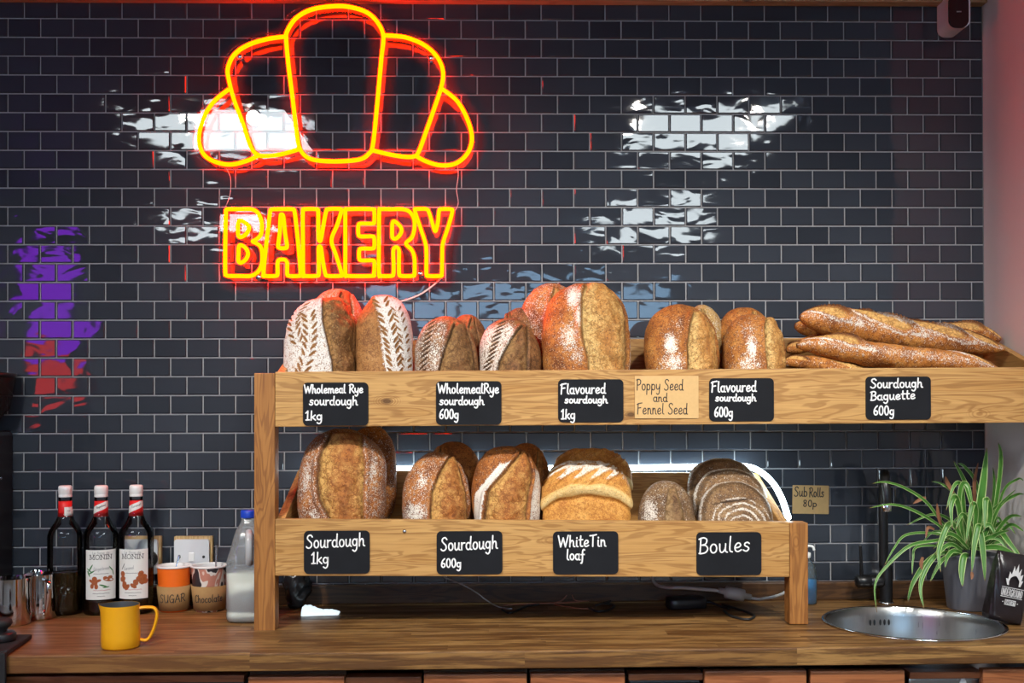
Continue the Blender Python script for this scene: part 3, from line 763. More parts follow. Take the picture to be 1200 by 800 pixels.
card('small brown card reading Sub Rolls 80p on the tiled wall', (928.5, 568.5, 971, 601.8), [('Sub', 930.5, 945.5, 581.5, 11), ('Rolls', 948, 965, 582, 10.5, .5), ('80p', 941, 957, 593.3, 7.5)], 1.15, M_card, M_ink, -.0048, 'paper_card', 'label', .0015, 'brown handwritten cards', .02)
# ------------------------------------------------------------------ bread
def hash3(i, j, k, seed):
    n = (i * 374761393 + j * 668265263 + k * 2147483647 + seed * 1274126177) & 0xFFFFFFFF
    n = ((n ^ (n >> 13)) * 1274126177) & 0xFFFFFFFF
    return ((n ^ (n >> 16)) & 0xFFFF) / 65535.0
def vnoise(P, scale, seed=0):
    Q = P * scale + 1000.0
    I = np.floor(Q).astype(np.int64); f = Q - I; f = f * f * (3 - 2 * f)
    r = 0
    for a in (0, 1):
        for b in (0, 1):
            for c in (0, 1):
                w = (f[:, 0] if a else 1 - f[:, 0]) * (f[:, 1] if b else 1 - f[:, 1]) * (f[:, 2] if c else 1 - f[:, 2])
                r = r + w * hash3(I[:, 0] + a, I[:, 1] + b, I[:, 2] + c, seed)
    return r
def sst(x, a, b):
    t = np.clip((x - a) / (b - a), 0, 1); return t * t * (3 - 2 * t)
def gs(x, w): return np.exp(-(x / w) ** 2)

def emit_bread(name, P, faces, reg, mat, loc, rot, label, cat, group, part='score_opening'):
    faces = np.asarray(faces)
    fm = reg[faces, 0].mean(axis=1) > .34
    # each separate opening is a part of its own; specks stay with the crust
    par = {}
    def find(q):
        while par.setdefault(q, q) != q:
            par[q] = par[par[q]]; q = par[q]
        return q
    op = np.nonzero(fm)[0]
    for i in op:
        r = find(int(faces[i, 0]))
        for q in faces[i, 1:]: par[find(int(q))] = r
    lab = np.array([find(int(faces[i, 0])) for i in op]) if len(op) else np.array([])
    comps = []
    for u in np.unique(lab):
        idx = op[lab == u]
        if len(idx) < 60: fm[idx] = False
        else: comps.append(idx)
    def mk(nm, sel, parent):
        F = faces[sel]; u, inv = np.unique(F, return_inverse=True)
        V = P[u]; F = inv.reshape(F.shape)
        me = bpy.data.meshes.new(nm); me.from_pydata(V.tolist(), [], F.tolist()); me.materials.append(mat)
        me.polygons.foreach_set('use_smooth', [True] * len(F))
        ca = me.color_attributes.new('reg', 'FLOAT_COLOR', 'POINT'); ca.data.foreach_set('color', reg[u].astype(np.float32).ravel())
        me.update()
        o = bpy.data.objects.new(nm, me); col.objects.link(o)
        if parent: o.parent = parent
        else: o.location = loc; o.rotation_euler = rot
        return o
    o = mk(name, ~fm, None)
    for idx in comps: mk(part, idx, o)
    return setp(o, label, cat, group)
def ring_faces(NU, NR):
    i = np.arange(NU); j = np.arange(NR - 1); I, J = np.meshgrid(i, j)
    I2 = (I + 1) % NU
    return np.stack([J * NU + I, J * NU + I2, (J + 1) * NU + I2, (J + 1) * NU + I], -1).reshape(-1, 4)

class Fd:
    """what a loaf's surface carries: relief and the four masks"""
    def __init__(s, a, z, fr, P, rx, hz, seed):
        s.a, s.s, s.fr, s.P, s.rx, s.hz, s.seed = a, z, fr, P, rx, hz, seed
        n = len(a); s.d = np.zeros(n); s.R = np.zeros(n); s.G = np.zeros(n); s.B = np.zeros(n); s.A = np.zeros(n)
        s.wob = (vnoise(P, 26, seed + 5) - .5)
    def score(s, pts, lip=.006, bulge=.006, dark=.9, rdark=.35, hard=.02):
        pts = sorted(pts); S = [p[0] for p in pts]
        aL = np.interp(s.s, S, [p[1] for p in pts]) + s.wob * .05; aR = np.interp(s.s, S, [p[2] for p in pts]) + s.wob * .06
        e = .1
        m = sst(s.s, S[0] - e, S[0]) * (1 - sst(s.s, S[-1] - .02, S[-1] + e)) * s.fr
        w = np.maximum(aR - aL, .03)
        ins = sst(s.a, aL - hard, aL + hard) * (1 - sst(s.a, aR - hard, aR + hard)) * m
        t = np.clip((s.a - aL) / w, 0, 1)
        s.d += lip * gs(s.a - (aL - .055), .07) * m - lip * 1.0 * gs(s.a - (aL + .035), .04) * m
        s.d += bulge * np.sin(PI * t) ** .7 * ins * (.7 + .6 * vnoise(s.P, 45, s.seed + 9))
        s.d += (.005 * (vnoise(s.P, 70, s.seed + 3) - .5) + .003 * (vnoise(s.P, 150, s.seed + 23) - .5)) * ins
        s.d += lip * .45 * gs(s.a - (aR + .05), .06) * m - lip * .5 * gs(s.a - (aR - .02), .03) * m
        s.R = np.maximum(s.R, ins * (1 - .62 * gs(t - .58, .32) * (.55 + .9 * vnoise(s.P, 30, s.seed + 12))))
        s.B = np.maximum(s.B, dark * gs(s.a - (aL + .012), .026) * m); s.B = np.maximum(s.B, rdark * gs(s.a - (aR - .01), .022) * m)
        s.G *= (1 - ins * .95); s.aL, s.aR, s.m = aL, aR, m
    def flour(s, a0, s0, ra, rs, k):
        s.G = np.maximum(s.G, k * np.exp(-((s.a - a0) / ra) ** 2 - ((s.s - s0) / rs) ** 2) * s.fr)
    def cut(s, a0, s0, ln, wd, ang, depth=.002, mask='A', k=1.):
        x = (s.a - a0) * s.rx; z = (s.s - s0) * s.hz
        c, n = math.cos(ang), math.sin(ang)
        q = np.sqrt(((x * c + z * n) / ln) ** 2 + ((-x * n + z * c) / wd) ** 2)
        m = (1 - sst(q, .7, 1.25)) * s.fr * k
        s.d -= depth * m; s.d += depth * .5 * (1 - sst(q, 1.2, 2.0)) * sst(q, .9, 1.3) * s.fr
        if mask == 'A': s.A = np.maximum(s.A, m); s.G *= (1 - m)
        else: s.B = np.maximum(s.B, m * .95); s.G *= (1 - m)
    def wheat(s, stem, n=9, ln=.0098, wd=.0026, off=.0108):
        P = catmull([(p[0] * s.rx, p[1] * s.hz, 0) for p in stem], 8); N = len(P)
        for i in range(n):
            k = (i + .5) / n * (N - 1); q = P[int(k)]; t = (P[min(int(k) + 1, N - 1)] - P[max(int(k) - 1, 0)]).normalized()
            ang = math.atan2(t.y, t.x)
            for sd in (-1, 1):
                nx, nz = -t.y * sd, t.x * sd
                s.cut((q.x + nx * off) / s.rx, (q.y + nz * off) / s.hz, ln, wd, ang + PI - sd * .62, .0022)
def loaf(label, x0, x1, ytop, tier, d, mat, fn, lean=15, df=.066, db=.042, p=2.5, roll=0., seed=1, name='sourdough_loaf', cat='loaf', group='sourdough loaves', NU=150, NV=120, sink=.002, lump=1., sq=.88):
    T = tiers[tier]; Y = YF + d
    xc = at_y((x0 + x1) / 2, 430 if tier == 'up' else 600, Y).x
    zb = T['floor'](xc, d) - sink
    ln = math.radians(lean)
    H = .2
    for _ in range(4):
        zt = at_y((x0 + x1) / 2, ytop, Y + math.tan(ln) * H * .4).z; H = zt - zb
    dm = (df + db) / 2
    hz = math.sqrt(max(.0004, (H / 2) ** 2 - (dm * math.sin(ln)) ** 2)) / math.cos(ln)
    rx = (x1 - x0) / 2 * mpp(Y) * .985
    th = 2 * PI * np.arange(NU) / NU
    j = np.arange(NV + 1); sv = -np.cos(PI * j / NV); sv = np.clip(sv, -.9999, .9999)
    rad = (1 - np.abs(sv) ** p) ** .5
    TH_, SV = np.meshgrid(th, sv); RD = np.repeat(rad[:, None], NU, 1)
    c, sn = np.cos(TH_), np.sin(TH_)
    X = rx * RD * np.sign(c) * np.abs(c) ** sq
    y = np.where(sn > 0, -df, db) * RD * np.abs(sn) ** .92
    Y_ = y; Z = hz * SV
    P = np.stack([X.ravel(), Y_.ravel(), Z.ravel()], 1)
    dep = np.where(P[:, 1] < 0, df, db)
    N = np.stack([P[:, 0] / rx ** 2, P[:, 1] / dep ** 2, P[:, 2] / hz ** 2], 1); N /= np.linalg.norm(N, axis=1)[:, None] + 1e-9
    fr = sst(-P[:, 1] / df, -.05, .12)
    F = Fd(P[:, 0] / rx, P[:, 2] / hz, fr, P, rx, hz, seed)
    fn(F)
    F.d += lump * (.006 * (vnoise(P, 16, seed) - .5) + .0025 * (vnoise(P, 50, seed + 1) - .5))
    P = P + N * F.d[:, None]
    reg = np.stack([F.R, F.G, F.B, F.A], 1).clip(0, 1)
    return emit_bread(name, P, ring_faces(NU, NV + 1), reg, mat, (xc, Y, (zt + zb) / 2), (-ln, math.radians(roll), 0), label, cat, group)

def f_back(F, a=.0, w=.4, fl=.25):
    F.G += fl; F.score([(-.6, a - w / 2, a + w / 2), (.2, a - w / 2 - .05, a + w / 2 + .05), (.8, a - .05, a + .1)], .005, .005)

# --- top tray
def f(F):
    F.G += np.where(F.a < .5, .80, .1) * F.fr; F.G *= 1 - .75 * sst(F.s, .86, .98)
    F.score([(-.9, .52, .97), (-.28, .40, .96), (.05, .27, .95), (.44, .12, .92), (.9, .04, .7)], .005, .010, .8)
    F.wheat([(-.50, .86), (-.68, .62), (-.69, .35), (-.54, .05)], 8)
    F.wheat([(-.30, .60), (-.22, .35), (-.2, .02), (-.3, -.3), (-.42, -.55)], 10)
loaf('large floured loaf cut with two wheat ears, front left of the top tray', 334, 419, 350, 'up', .098, B_whole, f, 14, NU=300, NV=260, seed=11, p=2.9, group='wholemeal rye loaves', name='wholemeal_rye_loaf')
def f(F):
    F.G += .45; F.score([(-.5, .0, .6), (.4, .05, .62), (.85, .2, .5)], .006, .005)
loaf('wholemeal loaf behind the two wheat-cut loaves, top tray far left', 357, 428, 338, 'up', .205, B_whole, f, 16, .05, .04, seed=12, p=2.6, group='wholemeal rye loaves', name='wholemeal_rye_loaf')
def f(F):
    b = np.interp(F.s, [-1, -.28, .1, .44, .9], [.25, .02, -.08, -.16, -.35])
    F.G = np.maximum(F.G, .85 * sst(F.a - b + F.wob * .1, -.05, .12) * F.fr); F.G *= 1 - .6 * sst(F.s, .88, .98)
    F.wheat([(-.10, .86), (.14, .44), (.30, .08), (.42, -.28), (.5, -.6)], 13, .0098, .0027, .0115)
    F.wheat([(.42, .70), (.62, .35), (.74, .0), (.8, -.4)], 9, .0075, .0017, .008)
    F.d += .003 * gs(F.a - b, .12) * F.fr
loaf('brown seeded loaf with one floured wheat ear, right of the two-eared loaf', 415, 485.5, 347, 'up', .102, B_whole, f, 13, .06, .042, NU=300, NV=260, seed=13, p=2.9, group='wholemeal rye loaves', name='wholemeal_rye_loaf')
def slits(F, a0, a1, n, s0, s1, ang, ln=.016):
    for i in range(n):
        t = i / (n - 1); F.cut(a0 + (a1 - a0) * t, s0 + (s1 - s0) * t, ln, .0021, ang, .002, 'B', 1.)
def f(F):
    F.G += .50 * sst(-F.a, -.3, .1) * F.fr; F.flour(-.35, -.1, .45, .45, .62); F.G *= 1 - .8 * sst(F.s, .7, .95)
    F.score([(-.8, -.28, .98), (-.2, -.11, .92), (.26, .08, .83), (.66, .26, .62)], .007, .008)
    slits(F, -.72, -.42, 11, -.35, .85, .55, .013)
loaf('small dark rye loaf with a flour dusted left side, above its 600g card', 485, 560, 371, 'up', .098, B_rye, f, 15, .062, .042, NU=200, NV=160, seed=14, p=2.5, group='wholemeal rye loaves', name='wholemeal_rye_loaf')
loaf('small dark rye loaf peeking out behind the two small rye loaves', 524, 571, 368, 'up', .205, B_rye, lambda F: f_back(F, .25, .6, .1), 15, .045, .04, seed=15, group='wholemeal rye loaves', name='wholemeal_rye_loaf')
def f(F):
    F.G += .72 * sst(-F.a, -.35, .0) * F.fr; F.G *= 1 - .75 * sst(F.s, .6, .92)
    F.score([(-.8, -.55, .52), (-.17, -.35, .52), (.34, .01, .56), (.69, .37, .52)], .007, .009, .9, .6)
    slits(F, -.80, -.25, 12, -.4, .8, .5, .013)
loaf('small rye loaf with white flour streaks, left of the biggest flavoured loaf', 560, 635, 373, 'up', .098, B_rye, f, 15, .062, .042, NU=200, NV=160, seed=16, p=2.4, group='wholemeal rye loaves', name='wholemeal_rye_loaf')
loaf('dark loaf behind the streaked small rye loaf, beside the biggest loaf', 584, 634, 361, 'up', .205, B_rye, lambda F: f_back(F, -.5, .2, .25), 14, .045, .04, seed=17, group='wholemeal rye loaves', name='wholemeal_rye_loaf')
def f(F):
    F.G += .22; F.flour(-.28, .68, .2, .3, .95); F.flour(-.42, .0, .28, .3, .75); F.flour(-.2, .3, .14, .25, .75); F.flour(-.25, -.3, .2, .2, .6)
    F.score([(-.8, .0, .82), (-.34, -.05, .88), (-.02, -.15, .91), (.3, -.15, .88), (.62, -.13, .77), (.88, 0, .48)], .008, .011, .75, .7)
    F.G = np.maximum(F.G, .8 * gs(F.a - (F.aR + .10), .06) * F.m)
loaf('biggest flavoured loaf with a broad pale seeded opening, middle of the top tray', 634, 738, 333, 'up', .098, B_flav, f, 13, .075, .045, seed=18, NU=200, NV=160, p=3.0, group='flavoured loaves', name='flavoured_loaf')
loaf('large loaf half hidden behind the left of the biggest flavoured loaf', 609, 682, 331, 'up', .21, B_flav, lambda F: (f_back(F, .15, .5, .4)), 13, .045, .035, seed=19, p=2.7, group='flavoured loaves', name='flavoured_loaf')
def f(F):
    F.G += .15; F.flour(-.40, .05, .2, .26, 1.0); F.flour(-.35, -.3, .4, .25, .75); F.flour(-.2, .4, .4, .3, .35)
    F.score([(-.7, .0, .95), (-.25, .03, .93), (.03, .03, .93), (.4, .13, .84), (.71, .28, .56)], .008, .008)
loaf('dark topped flavoured loaf with a white flour patch, above the brown seed card', 755, 841, 358, 'up', .098, B_flav, f, 15, .066, .042, seed=20, NU=180, NV=140, p=2.7, group='flavoured loaves', name='flavoured_loaf')
loaf('pale loaf end peeking between the two right-hand flavoured loaves', 800, 849, 358, 'up', .205, B_pale, lambda F: f_back(F, -.1, .4, .4), 14, .045, .035, seed=21, p=2.7, group='flavoured loaves', name='flavoured_loaf')
def f(F):
    F.G += .22; F.flour(-.24, .1, .2, .32, .95); F.flour(-.35, -.25, .45, .3, .7); F.flour(-.3, .5, .4, .3, .45)
    F.score([(-.7, .22, .96), (-.17, .2, .95), (.14, .18, .95), (.5, .22, .93), (.8, .35, .73)], .007, .008)
loaf('golden flavoured loaf beside the baguettes with a floury centre', 847, 919, 368, 'up', .092, B_flav, f, 14, .06, .038, seed=22, NU=180, NV=140, p=2.7, group='flavoured loaves', name='flavoured_loaf')
loaf('orange-brown loaf just behind the golden loaf beside the baguettes', 838, 908, 360, 'up', .195, B_flav, lambda F: f_back(F, .3, .3, .15), 14, .045, .04, seed=23, p=2.6, group='flavoured loaves', name='flavoured_loaf')

# --- lower tray
def f(F):
    F.G += .42; F.flour(-.75, .15, .2, .4, .7); F.flour(.72, .25, .14, .4, .7); F.flour(-.5, -.5, .3, .3, .6)
    F.score([(-.9, .1, .5), (-.48, -.22, .56), (-.22, -.4, .56), (.09, -.47, .56), (.41, -.46, .53), (.82, -.28, .44)], .008, .009)
    F.G = np.maximum(F.G, .5 * gs(F.a - .9, .05) * F.fr)
loaf('large round-topped sourdough loaf at the left end of the lower tray', 349, 454, 503, 'low', .1, B_sour, f, 12, .075, .045, seed=31, NU=200, NV=160, p=3.0)
loaf('tall sourdough loaf behind the large left loaf, lit by the light tube', 404, 466, 499, 'low', .215, B_sour, lambda F: (f_back(F, -.5, .2, .3)), 8, .04, .035, seed=32, p=3.0)
def f(F):
    F.G += .38; F.flour(-.35, .3, .2, .3, .7); F.flour(-.55, -.3, .5, .25, .85); F.flour(0, .1, .15, .3, .6)
    F.score([(-.8, -.1, .97), (-.3, -.1, .95), (.08, -.08, .9), (.46, .1, .8), (.86, .4, .55)], .008, .009, .9, .6)
loaf('second sourdough loaf on the lower tray, heavily floured on its left half', 470, 551, 531, 'low', .1, B_sour, f, 16, .066, .042, seed=33, NU=180, NV=140, p=2.3)
loaf('dark-backed sourdough loaf behind the second lower loaf', 497, 565, 517, 'low', .21, B_sour, lambda F: f_back(F, -.4, .2, .0), 16, .048, .035, seed=34, p=2.4)
def f(F):
    F.G += .2
    F.score([(-.8, -.66, .5), (-.35, -.62, .55), (.02, -.53, .64), (.35, -.09, .73), (.77, .38, .56)], .009, .010, .9, .6)
    F.G = np.maximum(F.G, 1.2 * sst(F.a, F.aL - .36, F.aL - .3) * (1 - sst(F.a, F.aL - .05, F.aL - .01)) * F.m * (1 - sst(F.s, .45, .65)))
    F.G = np.maximum(F.G, .8 * sst(F.a, F.aR + .05, F.aR + .1) * F.m * (1 - sst(F.s, .4, .6)))
loaf('third sourdough loaf on the lower tray with a thick white flour band', 552, 635, 521, 'low', .1, B_sour, f, 16, .066, .042, seed=35, NU=180, NV=140, p=2.2)
loaf('dark sourdough loaf behind the third lower loaf, next to the tin loaves', 588, 646, 519, 'low', .21, B_sour, lambda F: f_back(F, .5, .2, .0), 16, .045, .035, seed=36, p=2.4)

def f(F):
    F.G += .35; F.flour(-.7, .0, .3, .6, .8)
    F.score([(-.9, -.25, .6), (.0, -.2, .45), (.6, .0, .3)], .005, .006, .4, .3); F.R *= .75
loaf('small seeded boule standing alone right of the tin loaves', 748, 815.5, 563, 'low', .09, B_boule, f, 22, .058, .045, seed=37, p=2.2, name='boule', cat='loaf', group='boules')
def rings(cx, cs, n=7, k=.75, r0=.85):
    def g(F):
        r = np.sqrt((F.a - cx) ** 2 + ((F.s - cs) * F.hz / F.rx) ** 2) + F.wob * .05
        r = r + (vnoise(F.P, 70, F.seed + 4) - .5) * .07; w = .5 + .5 * np.cos(r * 2 * PI * n)
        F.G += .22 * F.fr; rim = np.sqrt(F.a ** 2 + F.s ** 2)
        F.G = np.maximum(F.G, .75 * gs(rim - .97, .05)); F.B = np.maximum(F.B, .5 * gs(rim - .88, .06) * F.fr)  # rim flour doubles as painted light-tube glow; darkened ring sets the boules apart
        F.G = np.maximum(F.G, k * (.5 + .8 * vnoise(F.P, 35, F.seed + 6)) * sst(w, .3, .9) * (1 - sst(r, r0 - .15, r0 + .1)) * F.fr)
        F.d += .0012 * (w - .5) * (r < r0)
        for q in (0.35,):
            F.cut(-.1, q, .05, .0022, .12, .003, 'B', .9)
    return g
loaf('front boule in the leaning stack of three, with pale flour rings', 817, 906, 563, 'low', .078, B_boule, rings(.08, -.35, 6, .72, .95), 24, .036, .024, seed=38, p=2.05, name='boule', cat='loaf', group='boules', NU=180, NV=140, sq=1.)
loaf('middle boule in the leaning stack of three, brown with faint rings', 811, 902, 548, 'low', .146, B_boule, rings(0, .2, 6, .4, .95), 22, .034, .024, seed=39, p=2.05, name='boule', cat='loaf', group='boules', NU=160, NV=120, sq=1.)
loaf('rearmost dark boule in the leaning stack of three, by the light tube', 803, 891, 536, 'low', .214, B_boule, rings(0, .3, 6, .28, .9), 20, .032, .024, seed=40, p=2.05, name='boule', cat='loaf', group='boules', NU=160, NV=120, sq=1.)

# --- white tin loaves: a tin-shaped base under a crown that swells out over it
def tin(label, x0, x1, ytop, d, seed, fl, lean=8, h=.150):
    Y = YF + d
    rx = (x1 - x0) / 2 * mpp(Y); xc = at_y((x0 + x1) / 2, 590, Y).x
    zt = at_y((x0 + x1) / 2, ytop, Y).z
    cs = catmull([(-.047, 0, 0), (-.052, .35, 0), (-.055, .52, 0), (-.063, .66, 0), (-.058, .84, 0), (-.035, .97, 0), (0, 1., 0), (.035, .97, 0), (.058, .84, 0), (.063, .66, 0), (.055, .52, 0), (.052, .35, 0), (.047, 0, 0), (.0, -.01, 0)], 10, True)
    NU = len(cs); NV = 150
    sv = np.clip(-np.cos(PI * np.arange(NV + 1) / NV), -.9999, .9999)
    rad = (1 - np.abs(sv) ** 5) ** .4
    yy = np.array([p.x for p in cs]) * .64; zz = np.array([p.y for p in cs]) * h
    S, YY = np.meshgrid(sv, yy, indexing='ij'); _, ZZ = np.meshgrid(sv, zz, indexing='ij'); RD = np.repeat(rad[:, None], NU, 1)
    dome = 1 - .20 * np.abs(S) ** 2.2 * (ZZ / h)
    Pz = h * .42 + (ZZ * dome - h * .42) * (.35 + .65 * RD)
    P = np.stack([(S * rx).ravel(), (YY * (.25 + .75 * RD)).ravel(), Pz.ravel()], 1)
    P[:NU, 1] *= .0; P[-NU:, 1] *= .0
    a = P[:, 0] / rx; z = P[:, 2] / h; fr = sst(-P[:, 1], -.01, .015)
    n = len(a); D = np.zeros(n); R = np.zeros(n); G = np.zeros(n); B = np.zeros(n); A = np.zeros(n)
    wob = vnoise(P, 30, seed) - .5
    lip = .53 - .22 * np.abs(a) ** 2.4 + wob * .05
    D += .006 * gs(z - (lip + .08), .09) - .006 * gs(z - (lip - .04), .045)
    R = np.maximum(R, .9 * sst(z, lip - .01, lip + .03) * (1 - sst(z, lip + .10, lip + .2)) * (.75 + .5 * vnoise(P, 24, seed + 7)) + .35 * sst(-z, -lip, -lip + .1) * 0)
    G += fl * sst(z, .72, .82); 
    for k in range(5):
        a0 = -.74 + k * .36
        x = (a - a0) * rx; y = (z - .80) * h * 1.4
        c, s_ = math.cos(.75), math.sin(.75)
        q = np.sqrt(((x * c + y * s_) / .040) ** 2 + ((-x * s_ + y * c) / .0075) ** 2)
        mm = (1 - sst(q, .75, 1.1)) * sst(z, .6, .7)
        D -= .003 * mm; G *= 1 - mm; A = np.maximum(A, .0 * mm)
        D += .003 * gs(q - 1.25, .25) * sst(z, .6, .7)
    G *= 1 - R * .6
    N = np.stack([P[:, 0] / rx ** 2 * .3 * np.abs(a) ** 3, P[:, 1] / .055 ** 2, (P[:, 2] - h * .5) / (h * .5) ** 2 * .6], 1); N /= np.linalg.norm(N, axis=1)[:, None] + 1e-9
    D += .004 * (vnoise(P, 18, seed + 2) - .5)
    P = P + N * D[:, None]
    F = np.concatenate([ring_faces(NU, NV + 1)])
    reg = np.stack([R, G, B, A], 1).clip(0, 1)
    emit_bread('tin_loaf', P, F, reg * np.array([1, 1, 1, 1]), B_tin, (xc, Y + .01, zt - h * .985), (-math.radians(lean), 0, 0), label, 'loaf', 'white tin loaves', 'crown_edge')
tin('front white tin loaf, golden with floured diagonal slashes', 635, 740, 546, .072, 51, .8, 8)
tin('middle white tin loaf, mostly hidden behind the front one', 636, 738, 540.5, .148, 52, .7, 9)
tin('rear white tin loaf, standing highest of the three tin loaves', 645, 741, 526, .222, 53, .2, 6)

# --- baguettes
def baguette(label, pts, seed, scores=(.2, .43, .64, .85), fl=.5, up=1.1, mat=None):
    C = [at_y(x, y, YF + d) for x, y, d, r in pts]; Rr = [r * mpp(YF + d) for x, y, d, r in pts]
    K = catmull(C, 26); n = len(K); tt = np.linspace(0, 1, n)
    rr = np.interp(tt, np.linspace(0, 1, len(pts)), Rr)
    rr = np.convolve(np.pad(rr, 8, mode='edge'), np.ones(17) / 17, 'valid')
    rr[0] = rr[-1] = .0008; rr[1] *= .7; rr[-2] *= .7
    NU = 72; P = []; T = []; PH = []; NN = []
    o = sum(C, Vector()) / len(C)
    for i in range(n):
        t = (K[min(i + 1, n - 1)] - K[max(i - 1, 0)]).normalized()
        u = Vector((0, 0, 1)); u = (u - t * u.dot(t)).normalized(); f_ = t.cross(u)     # f_: away from the viewer for a left-right axis
        if f_.y > 0: f_ = -f_
        for k in range(NU):
            a = 2 * PI * k / NU - PI
            dr = f_ * math.cos(a) + u * math.sin(a)          # angle 0 faces the viewer, pi/2 faces up
            P.append(K[i] - o + dr * rr[i]); NN.append(dr); T.append(tt[i]); PH.append(a)
    P = np.array(P); NN = np.array(NN); T = np.array(T); PH = np.array(PH)
    N = len(P); D = np.zeros(N); R = np.zeros(N); G = np.zeros(N); B = np.zeros(N); A = np.zeros(N)
    rad = np.repeat(rr, NU)
    fr = sst(PH, -.9, -.2) * (1 - sst(PH, 2.5, 2.9)); end = sst(T, .02, .08) * (1 - sst(T, .93, .985))
    wob = vnoise(P, 40, seed) - .5
    G += .2 + fl * .4 * gs(PH - .3, .5)
    for t0 in scores:
        w = (PH - up + (T - t0) * 5.2) + wob * .25; u = (T - t0) / .135
        q = np.sqrt(u ** 2 + (w / .56) ** 2); m = (1 - sst(q, .82, 1.02)) * fr
        R = np.maximum(R, m); G *= 1 - m
        edge = gs(q - 1.05, .16) * fr
        up_ = sst(w, -.1, .4)
        D += rad * (.26 * edge * (.4 + .6 * up_) + .10 * m * (1 - q) - .12 * gs(q - .86, .1) * fr)
        B = np.maximum(B, .95 * gs(q - 1.0, .12) * up_ * fr)
        G = np.maximum(G, fl * 1.0 * gs(q - 1.26, .2) * (1 - up_) * fr)
    D *= end; B = np.maximum(B, .75 * (1 - sst(T, .0, .05)) + .6 * sst(T, .96, 1.) )
    D += rad * (.16 * (vnoise(P, 28, seed + 1) - .5) + .07 * (vnoise(P, 90, seed + 2) - .5)) * end
    P = P + NN * D[:, None]
    reg = np.stack([R, G, B, A], 1).clip(0, 1)
    F = ring_faces(NU, n)[:, ::-1]
    emit_bread('baguette', P, F, reg, mat or B_bag, o, (0, 0, 0), label, 'baguette', 'sourdough baguettes')
baguette('topmost baguette of the pile with four deep slashes', [(937, 371, .12, 2), (948, 373, .12, 11), (975, 377, .12, 18), (1020, 386, .125, 19), (1070, 394, .13, 18), (1120, 401, .135, 16.5), (1155, 406, .14, 9), (1178, 409, .14, 2)], 61, (.2, .42, .6, .79), .75)
baguette('front baguette of the pile resting along the board, smooth left end', [(933, 405, .062, 2), (950, 404.5, .062, 9), (985, 408, .062, 15.5), (1030, 416, .064, 14.5), (1080, 421, .066, 14), (1125, 425, .068, 13), (1150, 429, .07, 8), (1170, 433, .07, 2)], 62, (.22, .80), .8, 1.35)
baguette('rear baguette of the pile, its dark tip showing past the right end', [(931, 381, .205, 2), (945, 384, .205, 10), (990, 390, .2, 14), (1050, 394, .2, 14), (1110, 393, .205, 14), (1145, 391, .21, 12), (1173, 398, .21, 2)], 63, (.5, .72, .9), .3)
baguette('lower baguette with its left tip beside the golden loaf', [(921, 411, .15, 2), (932, 408, .15, 7), (960, 402, .16, 10), (1010, 410, .18, 12), (1080, 418, .19, 12), (1150, 420, .19, 3)], 64, (.15, .5), .2, 1.1)
baguette('bottom baguette showing only its left end over the board', [(917, 427, .07, 2), (930, 424, .07, 7), (960, 428, .068, 10), (1020, 445, .075, 13), (1090, 452, .08, 12), (1140, 456, .08, 3)], 65, (.18, .5), .2, 1.1)
# ------------------------------------------------------------------ left end of the worktop
def base(px, py): return at_c(px, py)
def stand(px, Y):
    d = ray(px, 600); x = CAM.x + d.x * (Y - CAM.y) / d.y
    return Vector((x, Y, cz(x)))
def facing(P):
    """rotation that turns a thing's front (-y) to the camera"""
    d = P - CAM; return -math.atan2(d.x, d.y)
M_glass = clear('bottle_glass', (.93, .95, .95), 1.5, .02)
M_syrup = clear('brown_syrup', (.25, .10, .03), 1.3, .05, (.035, .014, .005), .82)
M_amber = clear('amber_syrup', (.55, .33, .12), 1.3, .05, (.085, .05, .018), .6)
M_paper = plain('label_paper', (.74, .74, .70), .6, var=.03)
M_red = plain('label_red', (.70, .012, .012), .5)
M_brown = plain('printed_brown', (.34, .085, .02), .6, var=.4, scale=260)
M_green = plain('printed_green', (.045, .18, .05), .6, var=.3, scale=200)
M_dark = plain('printed_black', (.02, .018, .02), .6)
M_redink = plain('printed_red', (.45, .06, .05), .6)
M_cap = plain('white_cap', (.82, .81, .79), .4, var=.02)

def onto(r, z0, off=0.):
    """millimetres on a label (x right, y down from z0) wrapped round a bottle of radius r"""
    def c(q):
        a = q[0] / 1000 / r + off
        return (r * math.sin(a), -r * math.cos(a), z0 - q[1] / 1000), (math.sin(a), -math.cos(a), 0)
    return c
def patch(conv, x0, x1, y0, y1, nx=24, lift=.0002):
    v = []; f = []
    for i in range(nx + 1):
        for j in (0, 1):
            P, N = conv((x0 + (x1 - x0) * i / nx, y1 if j == 0 else y0)); v.append(tuple(Vector(P) + Vector(N) * lift))
    for i in range(nx): f.append((2 * i, 2 * i + 2, 2 * i + 3, 2 * i + 1))
    return v, f
def decal(conv, poly, lift=.0005):
    c = (sum(p[0] for p in poly) / len(poly), sum(p[1] for p in poly) / len(poly))
    v = []
    for q in [c] + list(poly):
        P, N = conv(q); v.append(tuple(Vector(P) + Vector(N) * lift))
    n = len(poly)
    return v, [(0, 1 + i, 1 + (i + 1) % n) for i in range(n)]
def blob(cx, cy, rx, ry, n=12, a=0): return [(cx + rx * math.cos(2 * PI * k / n) * math.cos(a) - ry * math.sin(2 * PI * k / n) * math.sin(a), cy + rx * math.cos(2 * PI * k / n) * math.sin(a) + ry * math.sin(2 * PI * k / n) * math.cos(a)) for k in range(n)]
def squiggle(x0, x1, y, amp, n):
    return [[(x0 + (x1 - x0) * k / (n * 4), y + amp * math.sin(k * 1.6 + (k % 3))) for k in range(n * 4 + 1)]]

